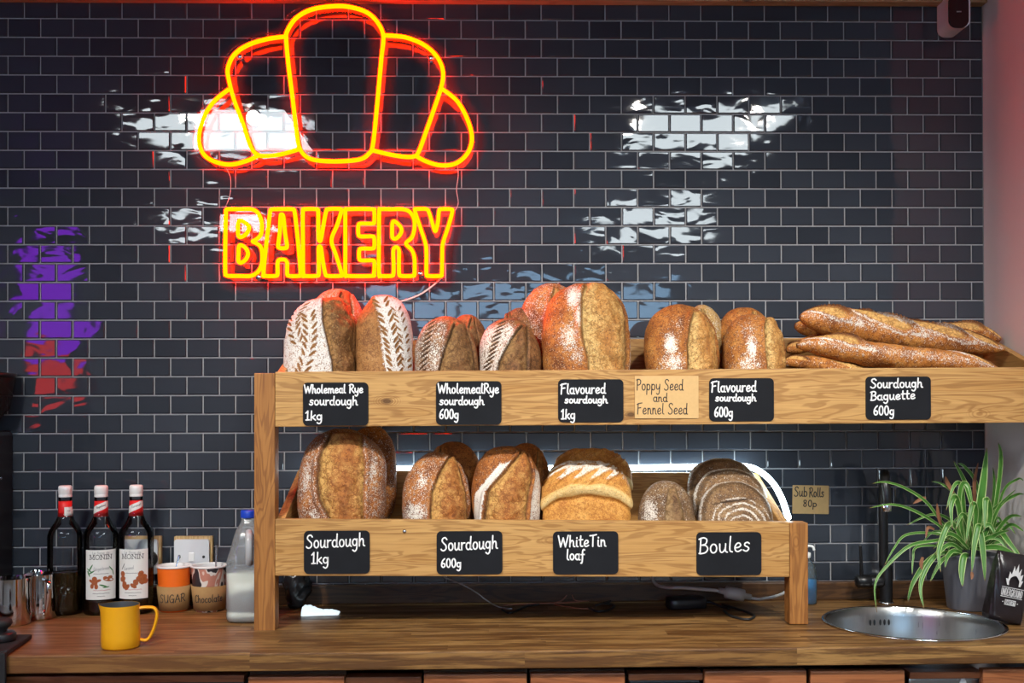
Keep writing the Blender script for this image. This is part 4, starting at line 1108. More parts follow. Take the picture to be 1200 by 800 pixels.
def syrup(label, px, py, turn, level, liquid, kind):
    P = stand(px, py)
    t = thing('syrup_bottle', label, 'bottle', P, facing(P), 'syrup bottles')
    pr = [(.0001, .003), (.030, .003), (.036, .0005), (.0395, .004), (.0405, .016), (.0398, .024), (.0405, .030), (.0405, .183), (.0398, .190), (.0365, .200), (.0295, .211), (.0225, .222), (.0180, .232), (.0160, .243), (.0150, .262), (.0146, .284)]
    mesh('glass_body', lathe(pr, 48, True, False), M_glass, t)
    q = [(r * .94, max(z, .006)) for r, z in pr if .003 <= z <= level]
    q.append((q[-1][0], level))
    mesh('syrup', lathe([(.0001, .006)] + q[1:] + [(.0001, level)], 40, False, False), liquid, t)
    cap = [(.0001, .2785), (.0152, .2785), (.0155, .280), (.0155, .2835), (.0150, .2845), (.0150, .2855), (.0157, .2865), (.0157, .300), (.0150, .3045), (.0130, .306), (.0001, .306)]
    mesh('cap', lathe(cap, 40, False, False), M_cap, t)
    nk = onto(.0163, .272)
    rr = .0163
    nl = lathe([(.0152, .2325), (.0168, .2325), (.0157, .252), (.0152, .2695), (.0146, .2695)], 40, False, False)
    o = mesh('neck_label', nl, M_red, t)
    def nconv(qq):
        z = .2695 - qq[1] / 1000; r = .0168 - (.2695 - .0 - .2325) * 0 - .0016 * (z - .2325) / .037
        a = qq[0] / 1000 / r; return (r * math.sin(a), -r * math.cos(a), z), (math.sin(a), -math.cos(a), 0)
    if kind:
        v = []; f = []; n = 20
        for i in range(n + 1):
            x = -26 + 52 * i / n; yt = 13 - x * .42; 
            for y in (yt + 9, yt - 9 + 1):
                Pp, Nn = nconv((x, min(36, max(1, y)))); v.append(tuple(Vector(Pp) + Vector(Nn) * .0003))
        for i in range(n): f.append((2 * i, 2 * i + 2, 2 * i + 3, 2 * i + 1))
        mesh('white_band', (v, f), M_paper, o)
        mesh('band_lettering', ink(strokes('Caramel' if kind == 2 else 'Gingerbread', -11, 11, 18, 5, 7), .8, nconv), M_dark, o, False)
        cv = onto(.0409, .158, turn)
        lb = mesh('front_label', patch(cv, -38, 38, 2, 119, 30), M_paper, t)
        tx = strokes('MONIN', -25.5, 26, 24, 10.5, 0, True, .14)
        mesh('brand_lettering', ink(tx, 1.5, lambda q: cv(q), .0006), M_dark, lb, False)
        sm = strokes('Le Sirop de', -19, 20, 11.5, 5.5) + strokes('Caramel' if kind == 2 else 'Gingerbread', -16 if kind == 1 else -20, 20 if kind == 1 else 4, 51, 8, 3)
        mesh('script_lettering', ink(sm, .8, cv, .0006), plain('grey_ink', (.25, .26, .27), .6), lb, False)
        fine = squiggle(-17, 22, 97, .9, 8); fine2 = squiggle(-18, 20, 104.5, .9, 9) + squiggle(-8, 9, 111, .8, 4) + squiggle(-16, 18, 58, .7, 8)
        mesh('fine_print', ink(fine, .9, cv, .0006), M_redink, lb, False)
        mesh('fine_print', ink(fine2, .9, cv, .0006), M_dark, lb, False)
        bm_ = MB(); gm = MB()
        if kind == 1:
            for s in ((-14, 70, 6.2, 6), (-14, 78, 7.5, 7), (-22, 75, 6, 3.4, .5), (-5, 74, 6.5, 3.4, -.3), (-20, 87, 4.5, 6), (-10, 88, 4.5, 6.5), (18, 72, 13, 5, .15), (22, 67, 6, 4), (10, 68, 5, 4)):
                bm_.add(decal(cv, blob(*s[:4], 12, s[4] if len(s) > 4 else 0)))
            for s in ((-24, 45, 11, 1.8, -1.0), (-22, 55, 10, 1.8, -.5), (-29, 58, 8, 1.8, 1.1), (-27, 50, 9, 1.4, .6), (5, 86, 9, 2, .3), (12, 90, 8, 1.6, -.1), (24, 47, 8, 1.4, .9), (29, 56, 7, 1.3, 1.4)):
                gm.add(decal(cv, blob(*s[:4], 12, s[4])))
        else:
            for s in ((20, 60, 8, 7), (28, 68, 8, 7), (15, 72, 8, 7), (24, 78, 9, 8), (32, 78, 6, 7), (8, 80, 8, 6), (3, 88, 9, 5), (-24, 60, 7, 7), (-24, 72, 7, 9), (-19, 86, 10, 7), (-12, 91, 9, 5)):
                bm_.add(decal(cv, blob(*s[:4], 7, .3 + s[0] * .1), .0005 + .00003 * (s[0] % 7)))
            gm.add(decal(cv, blob(-22, 42, 9, .9, 12, -1.1)))
        mesh('printed_picture', bm_.vf, M_brown, lb, False)
        mesh('printed_sprig', gm.vf, M_green if kind == 1 else M_dark, lb, False)
    else:
        mesh('white_band', patch(nconv, -2, 22, 14, 35, 12, .0004), M_paper, o)
        mesh('band_lettering', ink(squiggle(4, 12, 23, .8, 3), .7, lambda q: (Vector(nconv(q)[0]) + Vector(nconv(q)[1]) * .0003, nconv(q)[1])), M_dark, o, False)
    return t
syrup('leftmost syrup bottle without front label, half full of brown syrup', 76.5, -.105, 0, .098, M_amber, 0)
syrup('middle syrup bottle whose label shows a gingerbread biscuit', 118.5, -.108, -.02, .036, M_syrup, 1)
syrup('rightmost syrup bottle whose label shows caramel pieces', 159.5, -.100, -.22, .036, M_syrup, 2)

# wall sockets
M_plate = plain('socket_plate', (.66, .68, .70), .3, var=.02)
M_backing = wood('backing_wood', (.3, .18, .06), (.5, .34, .14), (.6, .42, .2), 'z', .5, 1, False)
def socket(label, cx, cy, plug):
    P = at_y(cx, cy, -.0045)
    t = thing('wall_socket', label, 'socket', P, 0, 'white wall sockets')
    mesh('backing_board', moved(slab(rrect(.094, .094, .002), -.012, 0), (.002, 0, .003)), M_backing, t, False)
    pl_ = mesh('faceplate', slab(rrect(.086, .086, .006), -.020, -.0121), M_plate, t, False)
    mesh('switch', hexa([(-.007, -.0235, -.011), (.007, -.0235, -.011), (.007, -.019, -.011), (-.007, -.019, -.011), (-.007, -.0215, .011), (.007, -.0215, .011), (.007, -.019, .011), (-.007, -.019, .011)], .001), M_white, t, False)
    for s in (-1, 1):
        mesh('screw', moved(lathe([(.0001, -.001), (.0035, -.001), (.0035, .001), (.0001, .001)], 14, False, False), (s * .030, -.0205, 0), (PI / 2, 0, 0)), M_black, t, False)
    return t, P
socket('white wall socket with a central switch behind the orange cup', 227, 651, False)
t, P = socket('white wall socket behind the right syrup bottle with a black plug', 167, 651, True)
pg = thing('plug', 'black plug in the socket behind the right syrup bottle', 'plug', P + Vector((.024, -.0245, -.004)))
mesh('body', moved(lathe([(.0001, .03), (.012, .028), (.019, .018), (.0215, .004), (.0215, 0), (.0001, 0)], 24, False, False), (0, 0, 0), (PI / 2, 0, 0)), M_black, pg)
mesh('lead', tube(catmull([(0, -.012, -.012), (0, -.016, -.03), (.004, -.012, -.055), (.006, -.002, -.075)], 6), .003, 8), M_black, pg)

# paper cups in card sleeves
M_orange = plain('orange_cup', (.85, .145, .008), .45, var=.05)
def swirl():
    M = Mat('pink_swirl_cup'); n = M.noise(M.obj((14, 14, 9)), 1.6, 1, .3, 1.2)
    c = M.ramp(n, [(.0, (.03, .025, .03)), (.40, (.03, .025, .03)), (.42, (.68, .62, .56)), (.47, (.68, .62, .56)), (.49, (.50, .20, .14)), (.62, (.50, .20, .14)), (.64, (.66, .5, .42))])
    c.node.color_ramp.interpolation = 'CONSTANT'
    M.bsdf(c, .45); return M.m
M_swirl = swirl()
def cup(label, px, py, rimpx, mat, word, wx, fill, spoon):
    P = stand(px, py); k = mpp(P.y)
    t = thing('paper_cup', label, 'cup', P, facing(P), 'paper cups in card sleeves')
    H = .108; R1 = rimpx * k / 2; R0 = R1 * .79
    def rad(z): return R0 + (R1 - R0) * z / H
    mesh('cup_body', lathe([(.0001, .004), (R0 - .003, .004), (R0 - .002, 0), (R0, 0), (rad(.05), .05), (R1 - .001, H - .002)], 48, False, False), mat, t)
    mesh('rim', lathe([(R1 - .0035, H - .004), (R1 - .004, H), (R1 - .001, H + .0022), (R1 + .0015, H + .001), (R1 + .002, H - .0015), (R1 - .0005, H - .003)], 48, False, False), M_white, t)
    mesh('inside', lathe([(R1 - .0035, H - .003), (rad(.07) - .0015, .07), (.0001, .07)], 48, False, False), M_white, t)
    mesh('contents', lathe([(rad(.082) - .003, .082), (.02, .085), (.0001, .086)], 40, False, False), fill, t)
    sl_ = mesh('sleeve', lathe([(rad(.004) + .0004, .004), (rad(.004) + .0025, .004), (rad(.062) + .0035, .062), (rad(.062) + .0012, .062)], 48, False, False), M_kraft, t)
    def cv(q):
        z = .033 - q[1] / 1000; r = rad(z) + .0029 + (.001) * z / .06; a = q[0] / 1000 / r
        return (r * math.sin(a), -r * math.cos(a), z), (math.sin(a), -math.cos(a), 0)
    mesh('lettering', ink(strokes(word, wx[0], wx[1], 9, wx[2], wx[3]), 1.9, cv), M_ink, sl_, False)
    return t, P, H
t, P, H = cup('orange paper cup in a card sleeve reading SUGAR', 204, -.078, 39, M_orange, 'SUGAR', (-37, 28, 19, 2), plain('sugar', (.8, .78, .74), .8), 1)
sp_ = plain('spoon_steel', (.6, .6, .6), .15, 1., var=.02)
def spoon(label, P, pts, w):
    c = P + Vector(pts[0]); Q = catmull([Vector(p) - Vector(pts[0]) for p in pts], 8); v = []; f = []
    o = tube(Q, lambda s: w * (.55 + .45 * sst(np.array([s]), .2, 1.)[0]), 10)
    o = mesh('spoon', ([(x, y * .6, z) for x, y, z in o[0]], o[1]), sp_, None, True, c)
    return setp(o, label, 'spoon', 'spoons standing in the cups')
spoon('thin spoon handle standing in the SUGAR cup', P, [(.002, .0, .088), (.004, .006, .105), (.009, .014, .126), (.010, .016, .132)], .0028)
t, P, H = cup('pink patterned paper cup in a card sleeve reading Chocolate', 245.5, -.078, 42, M_swirl, 'Chocolate', (-38, 33, 18, 2), plain('chocolate_powder', (.1, .04, .02), .9), 1)
spoon('flat steel spoon handle standing in the Chocolate cup', P, [(.013, -.002, .088), (.015, .004, .11), (.0165, .010, .15), (.0168, .011, .156)], .0042)

# milk bottle
def loft(secs, n=40, e=3.2):
    v = []; f = []
    for w, d, z, *o in secs:
        ox = o[0] if o else 0
        for k in range(n):
            a = 2 * PI * k / n; c, s = math.cos(a), math.sin(a)
            v.append((ox + w * math.copysign(abs(c) ** (2 / e), c), d * math.copysign(abs(s) ** (2 / e), s), z))
    for i in range(len(secs) - 1):
        for k in range(n):
            k2 = (k + 1) % n; f.append((i * n + k, i * n + k2, (i + 1) * n + k2, (i + 1) * n + k))
    f.append(tuple(range(n))[::-1]); f.append(tuple((len(secs) - 1) * n + k for k in range(n)))
    return v, f
P = base(292, 726)
t = thing('milk_bottle', 'large plastic milk bottle with a blue cap, half hidden by the left post', 'bottle', P, 0)
sh = [(.040, .040, .0), (.0455, .0455, .004), (.0478, .0478, .012), (.0478, .0478, .022), (.0462, .0462, .026), (.0480, .0480, .030), (.0480, .0480, .128), (.0462, .0462, .132), (.0478, .0478, .136), (.044, .045, .148), (.038, .042, .168), (.033, .038, .190), (.028, .031, .207), (.020, .021, .222), (.0165, .0165, .229), (.0160, .0160, .238)]
mesh('bottle_body', loft(sh, 44, 4.), clear('milky_plastic', (.85, .88, .9), 1.35, .15, (.72, .75, .77), .24), t)
mesh('milk', loft([(w * .975, d * .975, max(z, .003)) for w, d, z in sh if z < .115] + [(.0468, .0468, .112)], 44, 4.), plain('milk', (.86, .83, .66), .35, var=.01), t)
mesh('cap', lathe([(.0001, .236), (.0188, .236), (.0195, .238), (.0195, .250), (.018, .2535), (.0001, .254)], 36, False, False), plain('blue_cap', (.012, .06, .52), .4), t)
mesh('handle', tube(catmull([(.006, -.030, .205), (.010, -.047, .198), (.012, -.056, .178), (.012, -.054, .152), (.010, -.044, .136)], 7), .0085, 12), clear('milky_handle', (.85, .88, .9), 1.35, .15, (.72, .75, .77), .6), t)

# jugs
def jug(label, P, R, H, mat, inner, spout, rot, handle, group=None):
    t = thing('milk_jug', label, 'jug', P, rot, group)
    prof = [(.0001, .0005), (R * .93, .0005), (R * .985, .004), (R * 1.0, .02), (R * .99, H * .5), (R * .96, H * .85), (R * .965, H)]
    inn = [(R * .965 - .0012, H), (R * .95 - .001, H * .8), (R * .97 - .002, H * .4), (R * .9, .006), (.0001, .005)]
    def sp(vf):
        out = []
        for x, y, z in vf[0]:
            a = math.atan2(y, x); da = abs((a - PI + PI) % (2 * PI) - PI)   # spout points to -x
            da = PI - abs(a); kk = math.exp(-(da / .38) ** 2) * max(0, (z - H * .62) / (H * .38)) ** 1.6
            r = math.hypot(x, y); s_ = (r + spout * kk) / max(r, 1e-6)
            out.append((x * s_, y * s_, z + spout * .35 * kk * (z / H) + .0 * z))
        return out, vf[1]
    mesh('jug_body', sp(lathe(prof, 64, False, False)), mat, t)
    mesh('inside', sp(lathe(inn, 64, False, False)), inner, t)
    hp = catmull([(R * .95, 0, H * .90), (R * 1.35, 0, H * .91), (R * 1.72, 0, H * .88), (R * 1.86, 0, H * .74), (R * 1.74, 0, H * .46), (R * 1.5, 0, H * .22), (R * 1.28, 0, H * .14), (R * .985, 0, H * .17)], 8)
    v, f = tube(hp, .0034, 10)
    mesh('handle', ([(x, y * 1.9, z) for x, y, z in v], f), mat, t)
    return t
M_yellow = plain('yellow_enamel', (.80, .37, .008), .32, var=.03)
P = base(141.5, 758)
jug('small yellow milk jug on the worktop in front of the syrup bottles', P, .0385, .088, M_yellow, plain('grey_inside', (.14, .15, .16), .35, .6), .007, facing(P) * .5, True)
P = base(13, 731); jug('front polished steel milk jug at the left edge of the worktop', P, .043, .106, M_steel, M_steel, .012, -2.3, True, 'polished steel jugs')
P = base(47, 724); jug('rear polished steel milk jug beside the leftmost syrup bottle', P, .037, .104, M_steel, M_steel, .011, -.9, True, 'polished steel jugs')

# tamping mat and tamper at the corner
M_mat = M_rubber
def matslab():
    A = [at_c(*p, lift=.0) for p in ((38, 748.5), (7, 769.5))]
    a, b = A
    Z = a.z; e = Vector((0, 0, .011)); L_ = b + Vector((-.32, -.0, 0)); K = a + Vector((-.40, .0, 0))
    ey = Vector((0, -.012, 0))
    b2 = Vector((b.x, edge_y(b.x) - .006, Z)); l2 = Vector((b.x - .35, edge_y(b.x - .35) - .006, Z))
    up0 = [b2, a, K, l2]
    top = hexa([tuple(q + Vector((0, 0, .0006))) for q in (l2, b2, a, K)] + [tuple(q + e) for q in (l2, b2, a, K)], .004)
    lip = hexa([tuple(q) for q in (l2 + Vector((0, -.010, -.10)), b2 + Vector((0, -.010, -.10)), b2 + Vector((0, -.0005, -.10)), l2 + Vector((0, -.0005, -.10)))] +
               [tuple(q) for q in (l2 + Vector((0, -.010, .009)), b2 + Vector((0, -.010, .009)), b2 + Vector((0, -.0005, .009)), l2 + Vector((0, -.0005, .009)))], .003)
    return join(top, lip), a
vf, ma = matslab()
o = mesh('tamping_mat', ([(x - ma.x, y - ma.y, z - ma.z) for x, y, z in vf[0]], vf[1]), M_mat, None, False, ma)
setp(o, 'black rubber tamping mat folded over the front left corner of the worktop', 'mat')
P = base(2, 757) + Vector((0, 0, .012))
t = thing('tamper', 'black coffee tamper standing on the black rubber mat', 'tamper', P)
mesh('base', lathe([(.0001, 0), (.027, 0), (.028, .002), (.028, .014), (.024, .018), (.0001, .019)], 36, False, False), M_black, t)
mesh('knob', lathe([(.009, .019), (.012, .025), (.018, .030), (.021, .036), (.019, .043), (.010, .047), (.0001, .048)], 36, False, False), M_rubber, t)

# coffee grinder at the far left, mostly out of view
P = at_c(-34, 716)
t = thing('coffee_grinder', 'dark coffee grinder with a smoked hopper at the left edge', 'grinder', P)
k = mpp(P.y)
def gz(y): return at_y(0, y, P.y).z - P.z
mesh('body', join(box(-.09, .078, -.10, .10, 0, .045, .01), box(-.075, .072, -.075, .085, .045, gz(505), .012)), M_black, t, False)
mesh('hopper', lathe([(.055, gz(505)), (.062, gz(492)), (.086, gz(478)), (.096, gz(455)), (.099, gz(441))], 48, True, False), clear('smoked_hopper', (.32, .3, .3), 1.4, .08, (.03, .025, .022), .5), t)
mesh('lid', lathe([(.0001, gz(441)), (.1015, gz(441)), (.1015, gz(437.5)), (.08, gz(436)), (.0001, gz(434))], 48, False, False), M_black, t)
bz = gz(558)
mesh('fork', box(.02, .102, -.072, -.060, bz - .0022, bz + .0022, .001), M_chrome, t, False)

# ------------------------------------------------------------------ under the rack
def lumpy(rx, ry, rz, seed, amp, sc_=30, zflat=True, n=(48, 32)):
    v, f = sphere(1, *n)
    P = np.array(v); N = P.copy(); P = P * np.array([rx, ry, rz])
    nn = 1 - np.abs(vnoise(P, sc_, seed) * 2 - 1); n2 = 1 - np.abs(vnoise(P, sc_ * 2.3, seed + 1) * 2 - 1)
    P = P + N * (amp * (nn - .5) + amp * .5 * (n2 - .5))[:, None]
    if zflat: P[:, 2] = np.maximum(P[:, 2], -rz * .9); P[:, 2] += rz * .9
    return [tuple(p) for p in P], f
M_blackbag = plain('black_film', (.02, .022, .025), .18, var=.3, bump=.5, scale=40)
P = base(347, 712)
o = mesh('plastic_bag', lumpy(.030, .03, .052, 4, .014, 34), M_blackbag, None, True, P)
setp(o, 'crumpled black plastic bag under the rack beside the left post', 'bag')
def wedge():
    n = 24; m_ = 10; v = []; f = []
    for i in range(n + 1):
        t = i / n; x = -.036 + .085 * t; hgt = .017 * (1 - t) ** .8 * (.75 + .25 * math.sin(t * 9)) + .005; wd = .028 * (1 - .45 * t)
        for j in range(m_ + 1):
            a = PI * j / m_
            v.append((x, -wd * math.cos(a), .001 + hgt * math.sin(a) ** .7 * (1 + .12 * math.sin(i * 1.7 + j * 2.1))))
    for i in range(n):
        for j in range(m_): f.append((i * (m_ + 1) + j, (i + 1) * (m_ + 1) + j, (i + 1) * (m_ + 1) + j + 1, i * (m_ + 1) + j + 1))
    f.append(tuple(range(m_ + 1))); f.append(tuple(n * (m_ + 1) + j for j in range(m_ + 1))[::-1])
    return v, f
P = base(373, 719.5)
M = Mat('glowing_white_film'); b = M.bsdf((.8, .84, .85), .4); b.inputs['Emission Color'].default_value = (.75, .92, 1, 1); b.inputs['Emission Strength'].default_value = 1.1  # white film with some emission of its own, used on the wedge
o = mesh('glowing_wedge', wedge(), M.m, None, True, P)
setp(o, 'glowing white wedge lying under the rack by the black bag', 'light')
M_greycord = plain('grey_cord', (.42, .42, .41), .45); M_blackcord = plain('black_cord', (.012, .012, .013), .4); M_copper = plain('copper_wire', (.35, .12, .07), .4)
def floorpts(pts, r): return [at_c(x, y, lift=r + l) for x, y, l in pts]
Pc = at_y(861, 695.5, -.16)
t = thing('cord_connector', 'grey inline connector on the cord hanging under the lower tray', 'connector', Pc, 0)
def capsule(L_, r, e=1.):
    return moved(lathe([(.0001, -L_), (r * .45, -L_), (r * .5, -L_ * .62), (r * .95, -L_ * .55), (r, -L_ * .2), (r, L_ * .2), (r * .95, L_ * .55), (r * .5, L_ * .62), (r * .45, L_), (.0001, L_)], 20, False, False), (0, 0, 0), (0, PI / 2, 0), (1, 1, 1))
mesh('housing', moved(capsule(.040, .015), (0, 0, 0), (0, .22, 0)), plain('grey_connector', (.36, .36, .35), .4), t)
mesh('lead', tube(catmull([at_y(*p, Y) - Pc for p, Y in (((763, 672), -.08), ((768, 684), -.10), ((780, 688), -.13), ((800, 688.5), -.15), ((820, 690), -.16), ((844, 692), -.16))], 8), .0042, 8), M_greycord, t)
mesh('lead', tube(catmull([at_y(*p, Y) - Pc for p, Y in (((877, 700), -.16), ((890, 701.5), -.16), ((905, 699.5), -.16), ((918, 695), -.16), ((930, 686), -.15), ((940, 675), -.13))], 8), .0038, 8), M_greycord, t)
P = base(804, 712)
t = thing('power_adaptor', 'black power adaptor lying under the rack near the Boules card', 'adaptor', P, .2)
mesh('body', loft([(.046, .022, 0), (.048, .024, .004), (.048, .024, .020), (.045, .021, .026)], 32, 5.), M_black, t)
mesh('lead', tube(catmull([(.047, 0, .01), (.06, -.004, .012), (.075, -.02, .006), (.085, -.035, .0035), (.092, -.045, .0035), (.086, -.052, .0035)], 6), .003, 8), M_blackcord, t)
cable('loose_cable', 'black cable looping forward on the worktop below the Boules card', floorpts([(846, 708, .006), (860, 712, .004), (878, 718, 0), (884, 722, 0), (876, 725.5, 0), (858, 722, 0), (848, 715, .002)], .003), .003, M_blackcord)
cable('loose_cable', 'thin grey wire hanging down from the lower tray left of centre', [at_y(520, 676, -.10), at_y(540, 684, -.11), at_y(558, 694, -.12), at_y(570, 703, -.13)] + floorpts([(585, 711, 0), (600, 713, 0)], .0018), .0016, M_greycord)
cable('loose_cable', 'coppery wires tangled on the worktop under the middle of the rack', floorpts([(590, 709, .002), (625, 707, .004), (655, 705, .008), (668, 694, .02), (674, 703, .010), (690, 704, .006), (662, 706, .004), (650, 708, .002), (682, 713, 0), (695, 712, 0)], .0014), .0014, M_copper)
cable('loose_cable', 'black cable coiled on the worktop below the White Tin loaf card', floorpts([(690, 712, 0), (700, 716, 0), (714, 714, 0), (720, 709, .001), (708, 707, .003), (698, 709, .005), (716, 704, .01)], .0028), .0028, M_blackcord)
cable('loose_cable', 'black cable lying on the worktop below the 600g Sourdough card', floorpts([(588, 714, 0), (597, 718, 0), (606, 715, 0), (618, 710, 0), (632, 708, .002)], .0026), .0026, M_blackcord)

# washing-up liquid behind the right post
P = stand(944.5, -.075)
t = thing('soap_bottle', 'clear bottle of blue washing-up liquid behind the right post', 'bottle', P, 0)
mesh('bottle_body', loft([(.022, .016, 0), (.025, .018, .004), (.0255, .0185, .05), (.0245, .018, .08), (.020, .015, .097), (.010, .010, .108), (.009, .009, .116)], 32, 2.6), clear('clear_plastic', (.9, .95, .96), 1.4, .06, (.5, .6, .62), .10), t)
mesh('liquid', loft([(.021, .015, .002), (.024, .017, .006), (.0242, .0172, .062)], 32, 2.6), clear('blue_liquid', (.03, .35, .7), 1.3, .05, (.005, .17, .42), .85), t)
mesh('pump', join(lathe([(.010, .114), (.011, .116), (.011, .126), (.004, .128), (.004, .142), (.0001, .142)], 20, False, False), tube(catmull([(0, 0, .138), (.006, -.004, .143), (.014, -.008, .141), (.017, -.010, .133)], 5), .003, 8)), M_white, t)

# ------------------------------------------------------------------ sink and tap
t = thing('sink', 'round stainless steel sink let into the right of the worktop', 'sink', SC)
R = SR
mesh('rim', lathe([(R - .010, -.004), (R - .0105, .0015), (R - .006, .0035), (R - .002, .003), (R, .0008), (R - .004, .0006)], 96, False, False), M_chrome, t)
mesh('bowl', lathe([(R - .0100, .0012), (R - .014, -.004), (R - .017, -.02), (R - .022, -.10), (R - .034, -.135), (R - .06, -.150), (.045, -.156), (.040, -.158)], 96, False, False), M_brushed, t)
mesh('drain', lathe([(.042, -.1565), (.036, -.1585), (.030, -.163), (.0001, -.163)], 40, False, False), M_chrome, t)
mb = MB()
for k in range(5):
    a = math.radians(101 - k * 3.3 - (1.5 if k > 1 else 0)); r = R - .0195
    c = Vector((r * math.cos(a), r * math.sin(a), -.034))
    q = moved(sphere(1, 10, 8), (0, 0, 0), (0, 0, 0), (.0028, .0012, .0075))
    mb.add(moved(q, c, (0, 0, a - PI / 2)))
mesh('overflow', mb.vf, M_black, t)

P = base(1038.5, 707); ex = at_y(1038.8, 590, P.y - .1).x - P.x; cx_ = at_y(1035.2, 620, P.y).x - P.x
t = thing('tap', 'tall matt black kitchen tap with a side lever behind the sink', 'tap', P, 0)
M_tap = plain('matt_black_metal', (.010, .010, .011), .32, .2)
mesh('base_ring', lathe([(.0001, 0), (.0180, 0), (.0185, .001), (.0185, .004), (.0165, .0055), (.0001, .0055)], 40, False, False), M_chrome, t)
mesh('body', lathe([(.0158, .0055), (.0158, .088), (.0150, .094), (.0112, .098)], 40, False, False), M_tap, t)
mesh('spout', tube(catmull([(cx_, 0, .09), (cx_, 0, .18), (cx_, 0, .262), (cx_, -.008, .296), (cx_ * .7 + ex * .3, -.034, .319), (cx_ * .3 + ex * .7, -.066, .321), (ex, -.092, .304), (ex, -.100, .276), (ex, -.100, .254)], 8), .0113, 24), M_tap, t)
mesh('nozzle', moved(lathe([(.0001, 0), (.0112, 0), (.0118, .001), (.0118, .017), (.0112, .018), (.0001, .018)], 28, False, False), (ex, -.100, .2365)), M_chrome, t)
mesh('valve', moved(lathe([(.0001, 0), (.0155, 0), (.0165, .003), (.0165, .028), (.0150, .030), (.0150, .032), (.0165, .034), (.0165, .062), (.012, .066), (.0001, .067)], 32, False, False), (-.008, 0, .055), (0, -PI / 2, 0)), M_tap, t)
mesh('lever', tube(catmull([(-.062, -.004, .066), (-.064, -.008, .09), (-.066, -.012, .118), (-.068, -.014, .145)], 6), lambda s: .0048 - .0014 * s, 12), M_tap, t)

# ------------------------------------------------------------------ spider plant
P = base(1136, 712.5); kP = mpp(P.y)
t = thing('spider_plant', 'striped spider plant in a grey pot beside the tap', 'plant', P, 0)
mesh('pot', lathe([(.0001, .0), (.0485, .0), (.0505, .003), (.0630, .116), (.0640, .124), (.0655, .126), (.0655, .131), (.0635, .132), (.0615, .130), (.0610, .118), (.0590, .112)], 64, False, False), plain('grey_pot', (.125, .128, .15), .5, var=.06), t)
mesh('soil', lathe([(.0600, .112), (.03, .118), (.0001, .12)], 40, False, False), plain('soil', (.03, .018, .01), .95, var=.4, bump=.8, scale=90), t)
def leaf_mat(name, g1, g2, margin):
    M = Mat(name); at = M.n('ShaderNodeAttribute'); at.attribute_name = 'reg'
    sp = M.n('ShaderNodeSeparateColor'); M.l(at.outputs['Color'], sp.inputs[0])
    n = M.noise(M.obj((20, 20, 4)), 6, 3)
    c = M.mix(n, g1, g2); c = M.mix(M.step(sp.outputs[0], .55, .82), c, margin)
    c = M.mix(M.step(sp.outputs[1], .90, 1.), c, (.16, .07, .02))
    M.bsdf(c, .38, 0, .45); return M.m
LF = leaf_mat('striped_leaf', (.030, .13, .016), (.085, .25, .034), (.46, .60, .24))
DF = plain('dry_leaf', (.24, .10, .045), .7, var=.3)
